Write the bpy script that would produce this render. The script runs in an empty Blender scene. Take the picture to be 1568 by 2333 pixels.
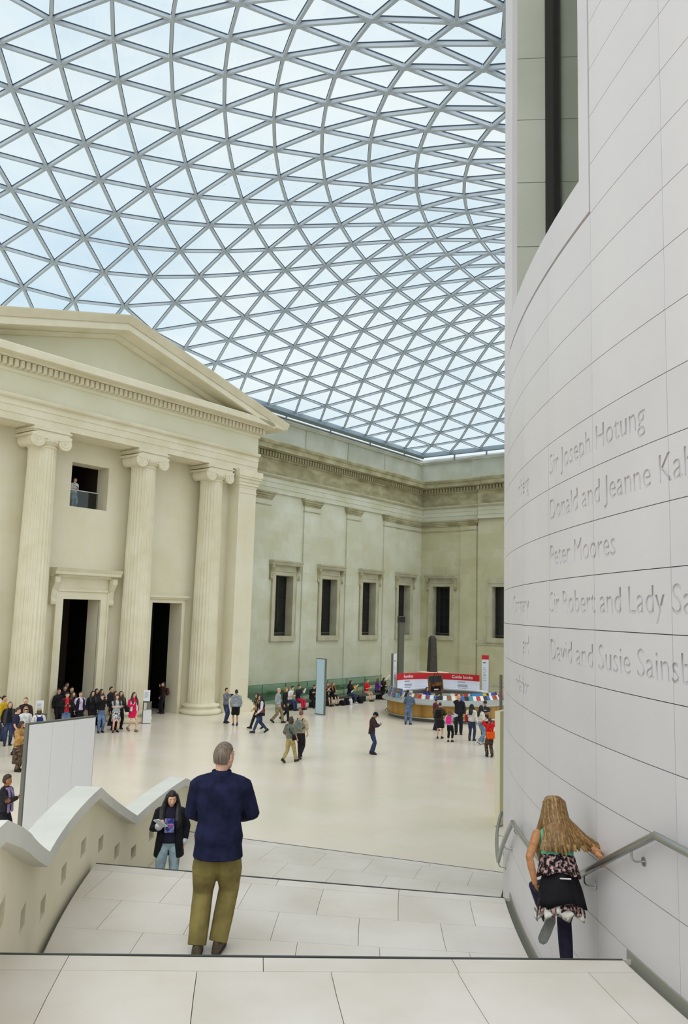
import bpy, bmesh, math, random
import numpy as np
from mathutils import Matrix, Vector
random.seed(7)
SC = bpy.context.scene
COL = SC.collection
# ---------------------------------------------------------------- camera
EYE = 5.55
PITCH, ROLL, FPX = 0.1243193831576296, 0.02797927060695493, 1823.3621323782913
_fw = Vector((0, math.cos(PITCH), math.sin(PITCH))); _rt = Vector((1, 0, 0)); _up = _rt.cross(_fw)
_r2 = _rt * math.cos(ROLL) + _up * math.sin(ROLL); _u2 = _up * math.cos(ROLL) - _rt * math.sin(ROLL)
cam_data = bpy.data.cameras.new('camera'); cam = bpy.data.objects.new('camera', cam_data); COL.objects.link(cam)
cam_data.sensor_fit = 'VERTICAL'; cam_data.sensor_height = 24.0; cam_data.lens = 24.0 * FPX / 2333.0
cam_data.clip_start = 0.05; cam_data.clip_end = 500
_m = Matrix.Identity(4)
for _i in range(3):
    _m[_i][0] = _r2[_i]; _m[_i][1] = _u2[_i]; _m[_i][2] = -_fw[_i]
_m.translation = Vector((0, 0, EYE)); cam.matrix_world = _m
SC.camera = cam
# ---------------------------------------------------------------- sky, sun, exposure
SC.view_settings.view_transform = 'Standard'; SC.view_settings.look = 'None'
SC.view_settings.gamma = 1.0; SC.view_settings.exposure = 0.0; SC.view_settings.use_curve_mapping = False
SKY_STRENGTH = 1.04
SUN_STRENGTH = 3.1
wd = bpy.data.worlds.new('overcast sky'); SC.world = wd; wd.use_nodes = True
nt = wd.node_tree; nt.nodes.clear()
_tc = nt.nodes.new('ShaderNodeTexCoord'); _mp = nt.nodes.new('ShaderNodeMapping'); _mp.inputs['Scale'].default_value = (1, 1, 2.2)
_nz = nt.nodes.new('ShaderNodeTexNoise'); _nz.inputs['Scale'].default_value = 2.3; _nz.inputs['Detail'].default_value = 6; _nz.inputs['Roughness'].default_value = .55
_cr = nt.nodes.new('ShaderNodeValToRGB')
_cr.color_ramp.elements[0].position = .36; _cr.color_ramp.elements[0].color = (.62, .80, .93, 1)
_cr.color_ramp.elements[1].position = .62; _cr.color_ramp.elements[1].color = (.90, .972, .99, 1)
_bg = nt.nodes.new('ShaderNodeBackground'); _bg.inputs['Strength'].default_value = SKY_STRENGTH
_wo = nt.nodes.new('ShaderNodeOutputWorld')
nt.links.new(_tc.outputs['Generated'], _mp.inputs['Vector']); nt.links.new(_mp.outputs['Vector'], _nz.inputs['Vector'])
nt.links.new(_nz.outputs['Fac'], _cr.inputs['Fac']); nt.links.new(_cr.outputs['Color'], _bg.inputs['Color']); nt.links.new(_bg.outputs['Background'], _wo.inputs['Surface'])
# very soft sun lamp added to brighten floor and portico, from high behind right
sd = bpy.data.lights.new('fill_sun', 'SUN'); sd.energy = SUN_STRENGTH; sd.angle = math.radians(120); sd.color = (1.0, .955, .905)
so = bpy.data.objects.new('fill_sun', sd); COL.objects.link(so)
so.rotation_euler = Vector((-0.3, 0.45, -0.84)).to_track_quat('-Z', 'Y').to_euler()
try:
    SC.cycles.transparent_max_bounces = 24; SC.cycles.max_bounces = 10; SC.cycles.diffuse_bounces = 6
    SC.cycles.caustics_reflective = False; SC.cycles.caustics_refractive = False
    SC.cycles.use_denoising = True
except Exception:
    pass

# ---------------------------------------------------------------- helpers
def lin(r, g, b):
    f = lambda c: (c / 255 / 12.92) if c / 255 <= .04045 else ((c / 255 + .055) / 1.055) ** 2.4
    return (f(r), f(g), f(b), 1.0)

def mat(name, rgb, rough=.6, spec=.5, metal=0.0):
    m = bpy.data.materials.new(name); m.use_nodes = True
    b = m.node_tree.nodes['Principled BSDF']
    b.inputs['Base Color'].default_value = lin(*rgb); b.inputs['Roughness'].default_value = rough
    b.inputs['Specular IOR Level'].default_value = spec; b.inputs['Metallic'].default_value = metal
    return m

def noise_mat(name, rgb1, rgb2, scale=3.0, rough=.6, spec=.4, metal=0.0, detail=4, bump=0.0, vec='Object', stretch=(1, 1, 1), lo=.35, hi=.65, bscale=None, tint=0.0):
    """two tones mixed by noise, optional fine relief, optional per-object tint"""
    m = mat(name, rgb1, rough, spec, metal); t = m.node_tree; n = t.nodes; b = n['Principled BSDF']
    tc = n.new('ShaderNodeTexCoord'); mp = n.new('ShaderNodeMapping'); mp.inputs['Scale'].default_value = stretch
    nz = n.new('ShaderNodeTexNoise'); nz.inputs['Scale'].default_value = scale; nz.inputs['Detail'].default_value = detail
    cr = n.new('ShaderNodeValToRGB'); cr.color_ramp.elements[0].position = lo; cr.color_ramp.elements[1].position = hi
    cr.color_ramp.elements[0].color = lin(*rgb1); cr.color_ramp.elements[1].color = lin(*rgb2)
    t.links.new(tc.outputs[vec], mp.inputs['Vector']); t.links.new(mp.outputs['Vector'], nz.inputs['Vector']); t.links.new(nz.outputs['Fac'], cr.inputs['Fac'])
    out = cr.outputs['Color']
    if tint:
        oi = n.new('ShaderNodeObjectInfo'); hs = n.new('ShaderNodeHueSaturation')
        mr = n.new('ShaderNodeMapRange'); mr.inputs['To Min'].default_value = 1 - tint; mr.inputs['To Max'].default_value = 1 + tint
        t.links.new(oi.outputs['Random'], mr.inputs['Value']); t.links.new(mr.outputs['Result'], hs.inputs['Value'])
        t.links.new(out, hs.inputs['Color']); out = hs.outputs['Color']
    t.links.new(out, b.inputs['Base Color'])
    if bump:
        n2 = n.new('ShaderNodeTexNoise'); n2.inputs['Scale'].default_value = bscale or scale * 12; n2.inputs['Detail'].default_value = 3
        bp = n.new('ShaderNodeBump'); bp.inputs['Strength'].default_value = bump; bp.inputs['Distance'].default_value = .01
        t.links.new(tc.outputs[vec], n2.inputs['Vector']); t.links.new(n2.outputs['Fac'], bp.inputs['Height']); t.links.new(bp.outputs['Normal'], b.inputs['Normal'])
    return m

def ashlar_mat(name, tones, bw, bh, rough=.8, plane='xz', stain=None, offset=.5):
    """dressed stone: each block its own tone, weathering noise on top, hairline joints"""
    m = mat(name, tones[0], rough, .25); t = m.node_tree; n = t.nodes; b = n['Principled BSDF']
    tc = n.new('ShaderNodeTexCoord'); sp = n.new('ShaderNodeSeparateXYZ'); cb = n.new('ShaderNodeCombineXYZ')
    t.links.new(tc.outputs['Object'], sp.inputs[0])
    if plane == 'xz': t.links.new(sp.outputs['X'], cb.inputs['X'])
    else: t.links.new(sp.outputs['Y'], cb.inputs['X'])
    t.links.new(sp.outputs['Z'], cb.inputs['Y'])
    br = n.new('ShaderNodeTexBrick'); br.inputs['Scale'].default_value = 1.0
    br.inputs['Brick Width'].default_value = bw; br.inputs['Row Height'].default_value = bh; br.inputs['Mortar Size'].default_value = .006
    br.offset = offset
    br.inputs['Color1'].default_value = (0, 0, 0, 1); br.inputs['Color2'].default_value = (1, 1, 1, 1); br.inputs['Mortar'].default_value = (.35, .35, .35, 1)
    br.inputs['Bias'].default_value = 0
    t.links.new(cb.outputs[0], br.inputs['Vector'])
    nz = n.new('ShaderNodeTexNoise'); nz.inputs['Scale'].default_value = .55; nz.inputs['Detail'].default_value = 8; nz.inputs['Roughness'].default_value = .6
    t.links.new(tc.outputs['Object'], nz.inputs['Vector'])
    mx = n.new('ShaderNodeMix'); mx.data_type = 'FLOAT'; mx.inputs[0].default_value = .86
    t.links.new(br.outputs['Color'], mx.inputs[2]); t.links.new(nz.outputs['Fac'], mx.inputs[3])
    cr = n.new('ShaderNodeValToRGB'); els = cr.color_ramp.elements
    k = len(tones)
    while len(els) < k: els.new(.5)
    for i, c in enumerate(tones):
        els[i].position = .22 + .56 * i / (k - 1); els[i].color = lin(*c)
    t.links.new(mx.outputs[0], cr.inputs['Fac']); t.links.new(cr.outputs['Color'], b.inputs['Base Color'])
    return m

class MB:
    """collects geometry for ONE mesh"""
    def __init__(s): s.v = []; s.f = []; s.mi = []; s.cur = 0
    def add(s, verts, faces):
        o = len(s.v); s.v += [tuple(p) for p in verts]; s.f += [tuple(i + o for i in f) for f in faces]; s.mi += [s.cur] * len(faces); return s
    def box(s, x0, x1, y0, y1, z0, z1):
        return s.add([(x0, y0, z0), (x1, y0, z0), (x1, y1, z0), (x0, y1, z0), (x0, y0, z1), (x1, y0, z1), (x1, y1, z1), (x0, y1, z1)],
                     [(3, 2, 1, 0), (4, 5, 6, 7), (0, 1, 5, 4), (1, 2, 6, 5), (2, 3, 7, 6), (3, 0, 4, 7)])
    def loft(s, rings, caps=True, closed=True):
        n = len(rings[0]); o = len(s.v)
        vs = [p for r in rings for p in r]; fs = []
        for i in range(len(rings) - 1):
            for j in range(n if closed else n - 1):
                a = i * n + j; b = i * n + (j + 1) % n
                fs.append((a, b, b + n, a + n))
        if caps and closed:
            fs.append(tuple(range(n))[::-1]); fs.append(tuple((len(rings) - 1) * n + j for j in range(n)))
        return s.add(vs, fs)
    def lathe(s, prof, cx=0, cy=0, n=32, caps=True):
        return s.loft([[(cx + r * math.cos(2 * math.pi * j / n), cy + r * math.sin(2 * math.pi * j / n), z) for j in range(n)] for r, z in prof], caps)
    def tube(s, pts, r, n=8, caps=True):
        rings = []; pts = [Vector(p) for p in pts]
        up = Vector((0, 0, 1)); prev = None
        for i, p in enumerate(pts):
            d = (pts[min(i + 1, len(pts) - 1)] - pts[max(i - 1, 0)]).normalized()
            if prev is None:
                a = d.cross(up if abs(d.z) < .95 else Vector((1, 0, 0))).normalized()
            else:
                a = (prev - d * prev.dot(d)).normalized()
            prev = a; b = d.cross(a); rr = r[i] if isinstance(r, (list, tuple)) else r
            rings.append([tuple(p + (a * math.cos(2 * math.pi * j / n) + b * math.sin(2 * math.pi * j / n)) * rr) for j in range(n)])
        return s.loft(rings, caps)
    def prism(s, poly, f0, f1):
        """poly: list of 2-D points; f0/f1 map a 2-D point to 3-D for the two ends"""
        return s.loft([[f0(p) for p in poly], [f1(p) for p in poly]])
    def arc(s, cx, cy, r0, r1, a0, a1, z0, z1, seg=6, sh=0.0):
        """annular sector slab, angles in degrees; r may be callables of the angle"""
        rings = []
        R0 = r0 if callable(r0) else (lambda a: r0); R1 = r1 if callable(r1) else (lambda a: r1)
        for k in range(seg + 1):
            a = a0 + (a1 - a0) * k / seg; c, q = math.cos(math.radians(a)), math.sin(math.radians(a))
            if sh:      # ends not quite radial: the angle drifts by sh degrees per metre of radius
                ra, rb = R0(a), R1(a); a2, a3 = math.radians(a + sh * (ra - 17.613375)), math.radians(a + sh * (rb - 17.613375))
                p, t = (cx + ra * math.cos(a2), cy + ra * math.sin(a2)), (cx + rb * math.cos(a3), cy + rb * math.sin(a3))
            else:
                p, t = (cx + R0(a) * c, cy + R0(a) * q), (cx + R1(a) * c, cy + R1(a) * q)
            rings.append([p + (z0,), t + (z0,), t + (z1,), p + (z1,)])
        return s.loft(rings)
    def mesh(s, name, mats, smooth=False, fix=True):
        me = bpy.data.meshes.new(name); me.from_pydata(s.v, [], s.f)
        for m in (mats if isinstance(mats, (list, tuple)) else [mats]): me.materials.append(m)
        if len(me.materials) > 1: me.polygons.foreach_set('material_index', s.mi)
        if fix:
            bm = bmesh.new(); bm.from_mesh(me); bmesh.ops.recalc_face_normals(bm, faces=bm.faces); bm.to_mesh(me); bm.free()
        if smooth: me.polygons.foreach_set('use_smooth', [True] * len(me.polygons))
        me.update(); return me

def obj(name, mb, m=None, parent=None, smooth=False, mw=None, sharp=None):
    me = mb if isinstance(mb, bpy.types.Mesh) else mb.mesh(name, m, smooth)
    if sharp is not None:
        me.polygons.foreach_set('use_smooth', [True] * len(me.polygons))
        try: me.set_sharp_from_angle(angle=math.radians(sharp))
        except Exception: pass
    o = bpy.data.objects.new(name, me); COL.objects.link(o)
    if parent is not None: o.parent = parent
    if mw is not None: o.matrix_local = mw if parent is not None else mw; 
    return o

def empty(name, mw=None, parent=None):
    o = bpy.data.objects.new(name, None); COL.objects.link(o); o.empty_display_size = .2
    if parent is not None: o.parent = parent
    if mw is not None: o.matrix_world = mw
    return o

def tag(o, label=None, cat=None, group=None, kind=None):
    if label: o['label'] = label
    if cat: o['category'] = cat
    if group: o['group'] = group
    if kind: o['kind'] = kind
    return o

def at(x, y, z=0.0, deg=0.0):
    return Matrix.Translation((x, y, z)) @ Matrix.Rotation(math.radians(deg), 4, 'Z')

def text_mb(body, size, z0=0.0, align='LEFT', extrude=0.0, spacing=1.0, bold=0.0):
    """lettering as flat geometry: returns verts (x, y, z) and faces"""
    cu = bpy.data.curves.new('lettering', 'FONT'); cu.body = body; cu.size = size; cu.align_x = align; cu.space_character = spacing; cu.offset = bold
    cu.extrude = extrude; cu.resolution_u = 3
    o = bpy.data.objects.new('lettering', cu); COL.objects.link(o)
    dg = bpy.context.evaluated_depsgraph_get(); me = bpy.data.meshes.new_from_object(o.evaluated_get(dg))
    vs = [tuple(v.co) for v in me.vertices]; fs = [tuple(p.vertices) for p in me.polygons]
    bpy.data.objects.remove(o); bpy.data.curves.remove(cu); bpy.data.meshes.remove(me)
    return vs, fs

# frame of the portico side of the court: local x runs along the facade, local y points away from the camera, z up
AZ = 0.656854451879097
FR = Matrix.Identity(4)
FR[0][0] = math.sin(AZ); FR[1][0] = math.cos(AZ); FR[0][1] = -math.cos(AZ); FR[1][1] = math.sin(AZ)
CX, CY, R0 = 19.421868, 7.199447, 17.613375        # axis and radius of the round stair wall
def pol(r, a, z=0.0):
    return (CX + r * math.cos(math.radians(a)), CY + r * math.sin(math.radians(a)), z)
def RP(a):                                          # inner face of the outer parapet, widening as the stair goes down
    return 21.93 + .071 * (179.64 - min(a, 185.3))
L1, L2, L3 = 3.4245, 2.5689, 1.62
E1, E2, E3 = 185.98, 174.17, 161.0
SHEAR = -.165
F1, F2 = 181.1, 168.8                               # where flights reach the next landing
L0 = 4.28

# ---------------------------------------------------------------- materials
M = {}
M['portico'] = ashlar_mat('portico limestone', [(210, 203, 174), (217, 211, 188), (222, 217, 199)], 1.9, .86, .75)
M['carved'] = noise_mat('carved limestone', (214, 207, 180), (224, 218, 197), .9, .7, .3, bump=.05, bscale=50)
M['tympanum'] = noise_mat('tympanum limestone', (218, 216, 192), (226, 225, 204), .5, .8, .2)
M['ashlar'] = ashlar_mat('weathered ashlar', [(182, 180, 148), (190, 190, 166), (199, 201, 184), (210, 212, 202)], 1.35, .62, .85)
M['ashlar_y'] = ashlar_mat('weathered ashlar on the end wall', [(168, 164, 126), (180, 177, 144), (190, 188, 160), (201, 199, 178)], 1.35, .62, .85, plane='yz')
M['cornice'] = noise_mat('soot stained cornice stone', (138, 132, 100), (184, 180, 150), .9, .85, .2, stretch=(1, 1, 2), lo=.3, hi=.7)
M['window_stone'] = noise_mat('window surround stone', (170, 166, 140), (188, 186, 164), 1.2, .8, .2)
M['attic'] = noise_mat('parapet attic stone', (188, 192, 176), (204, 208, 198), .7, .8, .2, tint=.04)
M['drum'] = noise_mat('pale spanish limestone cladding', (208, 203, 205), (214, 209, 210), 1.1, .42, .35, tint=.012)
M['joint'] = mat('recessed joint grey', (150, 147, 144), .9, .1)
M['jamb'] = noise_mat('window jamb limestone', (184, 186, 172), (196, 198, 186), .8, .7, .2)
M['slab'] = noise_mat('honed limestone slab', (204, 196, 184), (217, 211, 204), 1.1, .42, .4, detail=6, bump=.04, bscale=60, tint=.045)
M['grout'] = mat('slab joint', (118, 118, 108), .9, .1)
M['nosing'] = mat('dark metal nosing strip', (62, 68, 66), .5, .4)
M['parapet'] = noise_mat('parapet limestone', (232, 225, 196), (238, 231, 206), 1.2, .65, .3, bump=.1, bscale=80, detail=6)
M['coping'] = noise_mat('pale coping stone', (212, 212, 204), (220, 220, 213), 1.5, .5, .35, tint=.015)
M['copingface'] = M['coping']
M['steel'] = mat('brushed stainless steel', (176, 178, 176), .32, .5, 1.0)
M['roofsteel'] = mat('pale grey painted roof steel', (176, 188, 200), .45, .4)
M['gasket'] = mat('dark glazing gasket', (52, 68, 80), .6, .3)
M['eavesteel'] = mat('blue grey eaves beam paint', (122, 138, 150), .5, .4)
M['dark'] = mat('dim interior', (22, 21, 18), .9, .1)  # darkness of the unlit rooms behind the openings put into the colour
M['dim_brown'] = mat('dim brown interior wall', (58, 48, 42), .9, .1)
M['winframe'] = mat('dark bronze window frame', (40, 38, 34), .5, .4)
M['black'] = mat('black metal', (20, 20, 21), .45, .4)
M['white'] = mat('white lacquered board', (226, 226, 230), .4, .4)
M['grey'] = mat('grey metal edge', (98, 98, 90), .5, .4)
M['bench'] = noise_mat('dark grey stone bench', (66, 68, 66), (84, 86, 82), 3, .5, .4)

def glass_mat(name, tint, refl=.08, rough=.02, dirt=False):
    m = bpy.data.materials.new(name); m.use_nodes = True; t = m.node_tree; n = t.nodes; n.clear()
    o = n.new('ShaderNodeOutputMaterial'); tr = n.new('ShaderNodeBsdfTransparent'); gl = n.new('ShaderNodeBsdfGlossy'); mx = n.new('ShaderNodeMixShader')
    tr.inputs['Color'].default_value = tint; gl.inputs['Roughness'].default_value = rough; mx.inputs[0].default_value = refl
    t.links.new(tr.outputs[0], mx.inputs[1]); t.links.new(gl.outputs[0], mx.inputs[2]); t.links.new(mx.outputs[0], o.inputs['Surface'])
    if dirt:   # bits of leaf and grime lying on the outside of the panes
        tc = n.new('ShaderNodeTexCoord'); nz = n.new('ShaderNodeTexNoise'); nz.inputs['Scale'].default_value = 6.5; nz.inputs['Detail'].default_value = 5; nz.inputs['Roughness'].default_value = .75
        cr = n.new('ShaderNodeValToRGB'); cr.color_ramp.elements[0].position = .655; cr.color_ramp.elements[1].position = .69
        n2 = n.new('ShaderNodeTexNoise'); n2.inputs['Scale'].default_value = .16
        c2 = n.new('ShaderNodeValToRGB'); c2.color_ramp.elements[0].position = .5; c2.color_ramp.elements[1].position = .62
        ml = n.new('ShaderNodeMath'); ml.operation = 'MULTIPLY'; m3 = n.new('ShaderNodeMath'); m3.operation = 'MULTIPLY'; m3.inputs[1].default_value = .55
        df = n.new('ShaderNodeBsdfDiffuse'); df.inputs['Color'].default_value = lin(120, 126, 110); m2 = n.new('ShaderNodeMixShader')
        t.links.new(tc.outputs['Object'], nz.inputs['Vector']); t.links.new(nz.outputs['Fac'], cr.inputs['Fac'])
        t.links.new(tc.outputs['Object'], n2.inputs['Vector']); t.links.new(n2.outputs['Fac'], c2.inputs['Fac'])
        t.links.new(cr.outputs['Color'], ml.inputs[0]); t.links.new(c2.outputs['Color'], ml.inputs[1]); t.links.new(ml.outputs[0], m3.inputs[0]); t.links.new(m3.outputs[0], m2.inputs[0])
        t.links.new(mx.outputs[0], m2.inputs[1]); t.links.new(df.outputs[0], m2.inputs[2]); t.links.new(m2.outputs[0], o.inputs['Surface'])
    return m
M['roofglass'] = glass_mat('roof glass', (.972, .984, .988, 1), .03, .02, True)
M['greenglass'] = glass_mat('green balustrade glass', (.76, .87, .82, 1), .06)
M['clearglass'] = glass_mat('clear case glass', (.93, .95, .94, 1), .07)
M['darkglass'] = mat('dark window glass', (30, 32, 33), .06, .5)
M['slotglass'] = glass_mat('grey window glass', (.88, .89, .88, 1), .07)
# ================================================================ THE SETTING
# ---- court floor: big polished slabs, joints barely visible
def floor_material():
    m = mat('polished court limestone', (222, 212, 198), .2, .5); t = m.node_tree; n = t.nodes; b = n['Principled BSDF']
    tc = n.new('ShaderNodeTexCoord'); mp = n.new('ShaderNodeMapping'); mp.inputs['Rotation'].default_value = (0, 0, AZ)
    br = n.new('ShaderNodeTexBrick'); br.inputs['Scale'].default_value = 1; br.inputs['Brick Width'].default_value = 1.5; br.inputs['Row Height'].default_value = 1.0; br.inputs['Mortar Size'].default_value = .004
    br.inputs['Color1'].default_value = lin(222, 212, 196); br.inputs['Color2'].default_value = lin(232, 224, 214); br.inputs['Mortar'].default_value = lin(206, 196, 180)
    nz = n.new('ShaderNodeTexNoise'); nz.inputs['Scale'].default_value = .35; nz.inputs['Detail'].default_value = 5
    cr = n.new('ShaderNodeValToRGB'); cr.color_ramp.elements[0].position = .35; cr.color_ramp.elements[1].position = .66
    cr.color_ramp.elements[0].color = lin(222, 214, 194); cr.color_ramp.elements[1].color = lin(234, 222, 211)
    mx = n.new('ShaderNodeMix'); mx.data_type = 'RGBA'; mx.inputs[0].default_value = .62
    t.links.new(tc.outputs['Object'], mp.inputs['Vector']); t.links.new(mp.outputs['Vector'], br.inputs['Vector']); t.links.new(tc.outputs['Object'], nz.inputs['Vector']); t.links.new(nz.outputs['Fac'], cr.inputs['Fac'])
    t.links.new(br.outputs['Color'], mx.inputs[6]); t.links.new(cr.outputs['Color'], mx.inputs[7]); t.links.new(mx.outputs[2], b.inputs['Base Color'])
    return m
M['court'] = floor_material()
floor = tag(obj('floor', MB().box(-70, 90, -60, 100, -.3, 0), M['court']), kind='structure')

# ---- drum wall with its cladding panels
drum = tag(obj('wall_drum', MB().arc(CX, CY, 14.0, R0 - .034, 184.22, 528, 0, 20.6, 90).arc(CX, CY, 14.0, R0 - .034, 168.0, 173.4, 0, 20.6, 4)
               .arc(CX, CY, 14.0, R0 - .034, 173.4, 184.22, 0, 8.72, 8), M['joint']), kind='structure')
A0, DA, HC = 184.22, 3.6, .4025
Z0 = 8.69
pm = MB().arc(CX, CY, R0 - .034, R0, .006, DA - .006, .0028, HC - .0028, 6).mesh('cladding_panel', M['drum'])
TEXTROWS = (-10, -9, -8, -7, -6, -5)       # courses that carry carved names
def rotz_about(a):
    return Matrix.Translation((CX, CY, 0)) @ Matrix.Rotation(math.radians(a), 4, 'Z') @ Matrix.Translation((-CX, -CY, 0))
for col in range(-5, 2):
    a = A0 + DA * col
    for row in range(-21, 16):
        if row >= 0 and -3 <= col <= -1: continue
        if row in TEXTROWS and -3 <= col <= 1: continue
        obj('panel', pm, parent=drum, mw=Matrix.Translation((0, 0, Z0 + HC * row)) @ rotz_about(a))
# sill course and surround of the tall window, set off by a thin slot
obj('window_surround', MB().arc(CX, CY, R0 - .06, R0, 173.42, 184.13, Z0 + .03, Z0 + HC, 16), M['drum'], drum)
obj('window_surround', MB().arc(CX, CY, R0 - .06, R0, 183.45, 184.13, Z0 + HC, 14.75, 3), M['drum'], drum)
obj('window_surround', MB().arc(CX, CY, R0 - .06, R0, 173.42, 174.08, Z0 + HC, 20.6, 3), M['drum'], drum)
obj('cladding', MB().arc(CX, CY, R0 - .034, R0, 184.22, 191.4, 15.14, 20.6, 6).arc(CX, CY, R0 - .034, R0, 191.42, 230, 0, 20.6, 20), M['drum'], drum)
for k in range(15):                    # far jamb of the window, in courses
    z = Z0 + HC + k * .805
    obj('jamb_panel', MB().arc(CX, CY, R0 - .39, R0 - .06, 173.3, 174.08, z + .004, z + .801, 1), M['jamb'], drum)
    obj('jamb_panel', MB().arc(CX, CY, R0 - 1.6, R0 - .57, 173.3, 174.08, z + .004, z + .801, 1), M['jamb'], drum)
win = tag(empty('window_7'), kind='structure')
obj('window_frame', MB().arc(CX, CY, R0 - .57, R0 - .39, 173.4, 174.25, Z0 + HC, 20.5, 2), M['winframe'], win)
obj('window_frame', MB().arc(CX, CY, R0 - .57, R0 - .39, 183.3, 183.5, Z0 + HC, 20.5, 2), M['winframe'], win)
obj('pane', MB().arc(CX, CY, R0 - .49, R0 - .475, 174.2, 183.35, Z0 + HC, 20.5, 10), M['slotglass'], win)
obj('near_jamb', MB().arc(CX, CY, R0 - 1.6, R0 - .06, 183.45, 184.2, Z0 + .03, 20.6, 2), M['jamb'], drum)
obj('sill', MB().arc(CX, CY, R0 - 1.6, R0 - .06, 174.08, 183.45, Z0 + .03, Z0 + HC, 10), M['drum'], drum)
obj('inner_wall', MB().arc(CX, CY, R0 - 1.9, R0 - 1.6, 173, 184.5, 8.7, 20.6, 10), M['jamb'], drum)

# carved names: plates with letter shaped openings, so that the letters really are cut into the wall
TXT = {-5: ('Sir Joseph Hotung', .262, 'nberg'), -6: ('Donald and Jeanne Kahn', .262, ''), -7: ('Peter Moores', .262, ''), -8: ('Sir Robert and Lady Sainsbury', .262, 'Company'), -9: ('David and Susie Sainsbury', .262, 'ard'), -10: ('', .262, 'ndation')}
def carved_course(row, body, height_scale):
    aL = A0 + DA * -3; aR = A0 + DA * 2
    W = math.radians(aR - aL) * R0
    cu = bpy.data.curves.new('lettering', 'FONT'); cu.body = body; cu.size = height_scale; cu.offset = -.004; cu.space_character = 1.0
    o = bpy.data.objects.new('lettering', cu); COL.objects.link(o)
    dg = bpy.context.evaluated_depsgraph_get(); oc = o.evaluated_get(dg).to_curve(dg, apply_modifiers=True)
    polys = []
    for sp in oc.splines:
        bz = sp.bezier_points; pts = []
        n = len(bz)
        if sp.type == 'BEZIER':
            for i in range(n):
                a, b = bz[i], bz[(i + 1) % n]
                straight = (a.handle_right - a.co).cross(b.co - a.co).length < 1e-6 and (b.handle_left - b.co).cross(b.co - a.co).length < 1e-6
                m = 1 if straight else 4
                for k in range(m):
                    t = k / m; u = 1 - t
                    p = a.co * u ** 3 + a.handle_right * 3 * u * u * t + b.handle_left * 3 * u * t * t + b.co * t ** 3
                    pts.append((p.x, p.y))
        else:
            pts = [(p.co.x, p.co.y) for p in sp.points]
        polys.append(pts)
    bpy.data.objects.remove(o); bpy.data.curves.remove(cu)
    return polys, W, aL
def fill_plate(polys, W, x0, y0, depth):
    """2-D curve with the letters as holes, extruded"""
    cu = bpy.data.curves.new('plate', 'CURVE'); cu.dimensions = '2D'; cu.fill_mode = 'BOTH'; cu.extrude = depth / 2
    def spl(pts):
        s = cu.splines.new('POLY'); s.points.add(len(pts) - 1); s.use_cyclic_u = True
        for q, p in zip(s.points, pts): q.co = (p[0], p[1], 0, 1)
    spl([(0.003, .0028), (W - .003, .0028), (W - .003, HC - .0028), (0.003, HC - .0028)])
    for pts in polys: spl([(x0 + x, y0 + y) for x, y in pts])
    o = bpy.data.objects.new('plate', cu); COL.objects.link(o)
    dg = bpy.context.evaluated_depsgraph_get(); me = bpy.data.meshes.new_from_object(o.evaluated_get(dg))
    bpy.data.objects.remove(o); bpy.data.curves.remove(cu)
    return me
for row, (body, sz, tail) in TXT.items():
    polys, W, aL = carved_course(row, body, sz)
    left = carved_course(row, tail, sz)[0] if tail else []
    zr = Z0 + HC * row
    polys = [p for p in polys if all(.12 + q[0] < W - .35 - 1.33 for q in p) or True]
    # the text starts 180.60 degrees and runs towards the viewer; x grows with the angle
    x0 = math.radians(180.62 - aL) * R0 + .02
    polys = [p for p in polys if max(q[0] for q in p) + x0 < W - .05]
    if left:                            # end of the name in the column further round the wall
        xe = math.radians(178.0 - aL) * R0 - max(q[0] for p in left for q in p)
        polys += [[(q[0] + xe - x0, q[1]) for q in p] for p in left]
    me = fill_plate(polys, W, x0, .122, .010)
    bm = bmesh.new(); bm.from_mesh(me); bpy.data.meshes.remove(me)
    nx = 40
    for k in range(1, nx):
        bmesh.ops.bisect_plane(bm, geom=bm.verts[:] + bm.edges[:] + bm.faces[:], plane_co=(W * k / nx, 0, 0), plane_no=(1, 0, 0), dist=1e-6)
    for v in bm.verts:
        a = aL + math.degrees(v.co.x / R0); r = R0 - .005 + v.co.z
        v.co = Vector(pol(r, a, zr + v.co.y))
    me = bpy.data.meshes.new('carved_panel'); bm.to_mesh(me); bm.free(); me.materials.append(M['drum'])
    o = obj('carved_panel', me, parent=drum); o['label'] = 'panel course with a carved donor name'
    obj('carved_ground', MB().arc(CX, CY, R0 - .034, R0 - .0105, aL + .01, A0 + DA * 2 - .01, zr + .004, zr + HC - .004, 30), M['drum'], drum)
    for col in (-2, -1, 0, 1):         # hairline joints between the panels of the course
        obj('panel_joint', MB().arc(CX, CY, R0 - .004, R0 + .0004, A0 + DA * col - .005, A0 + DA * col + .005, zr + .004, zr + HC - .004, 1), M['joint'], drum)

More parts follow.
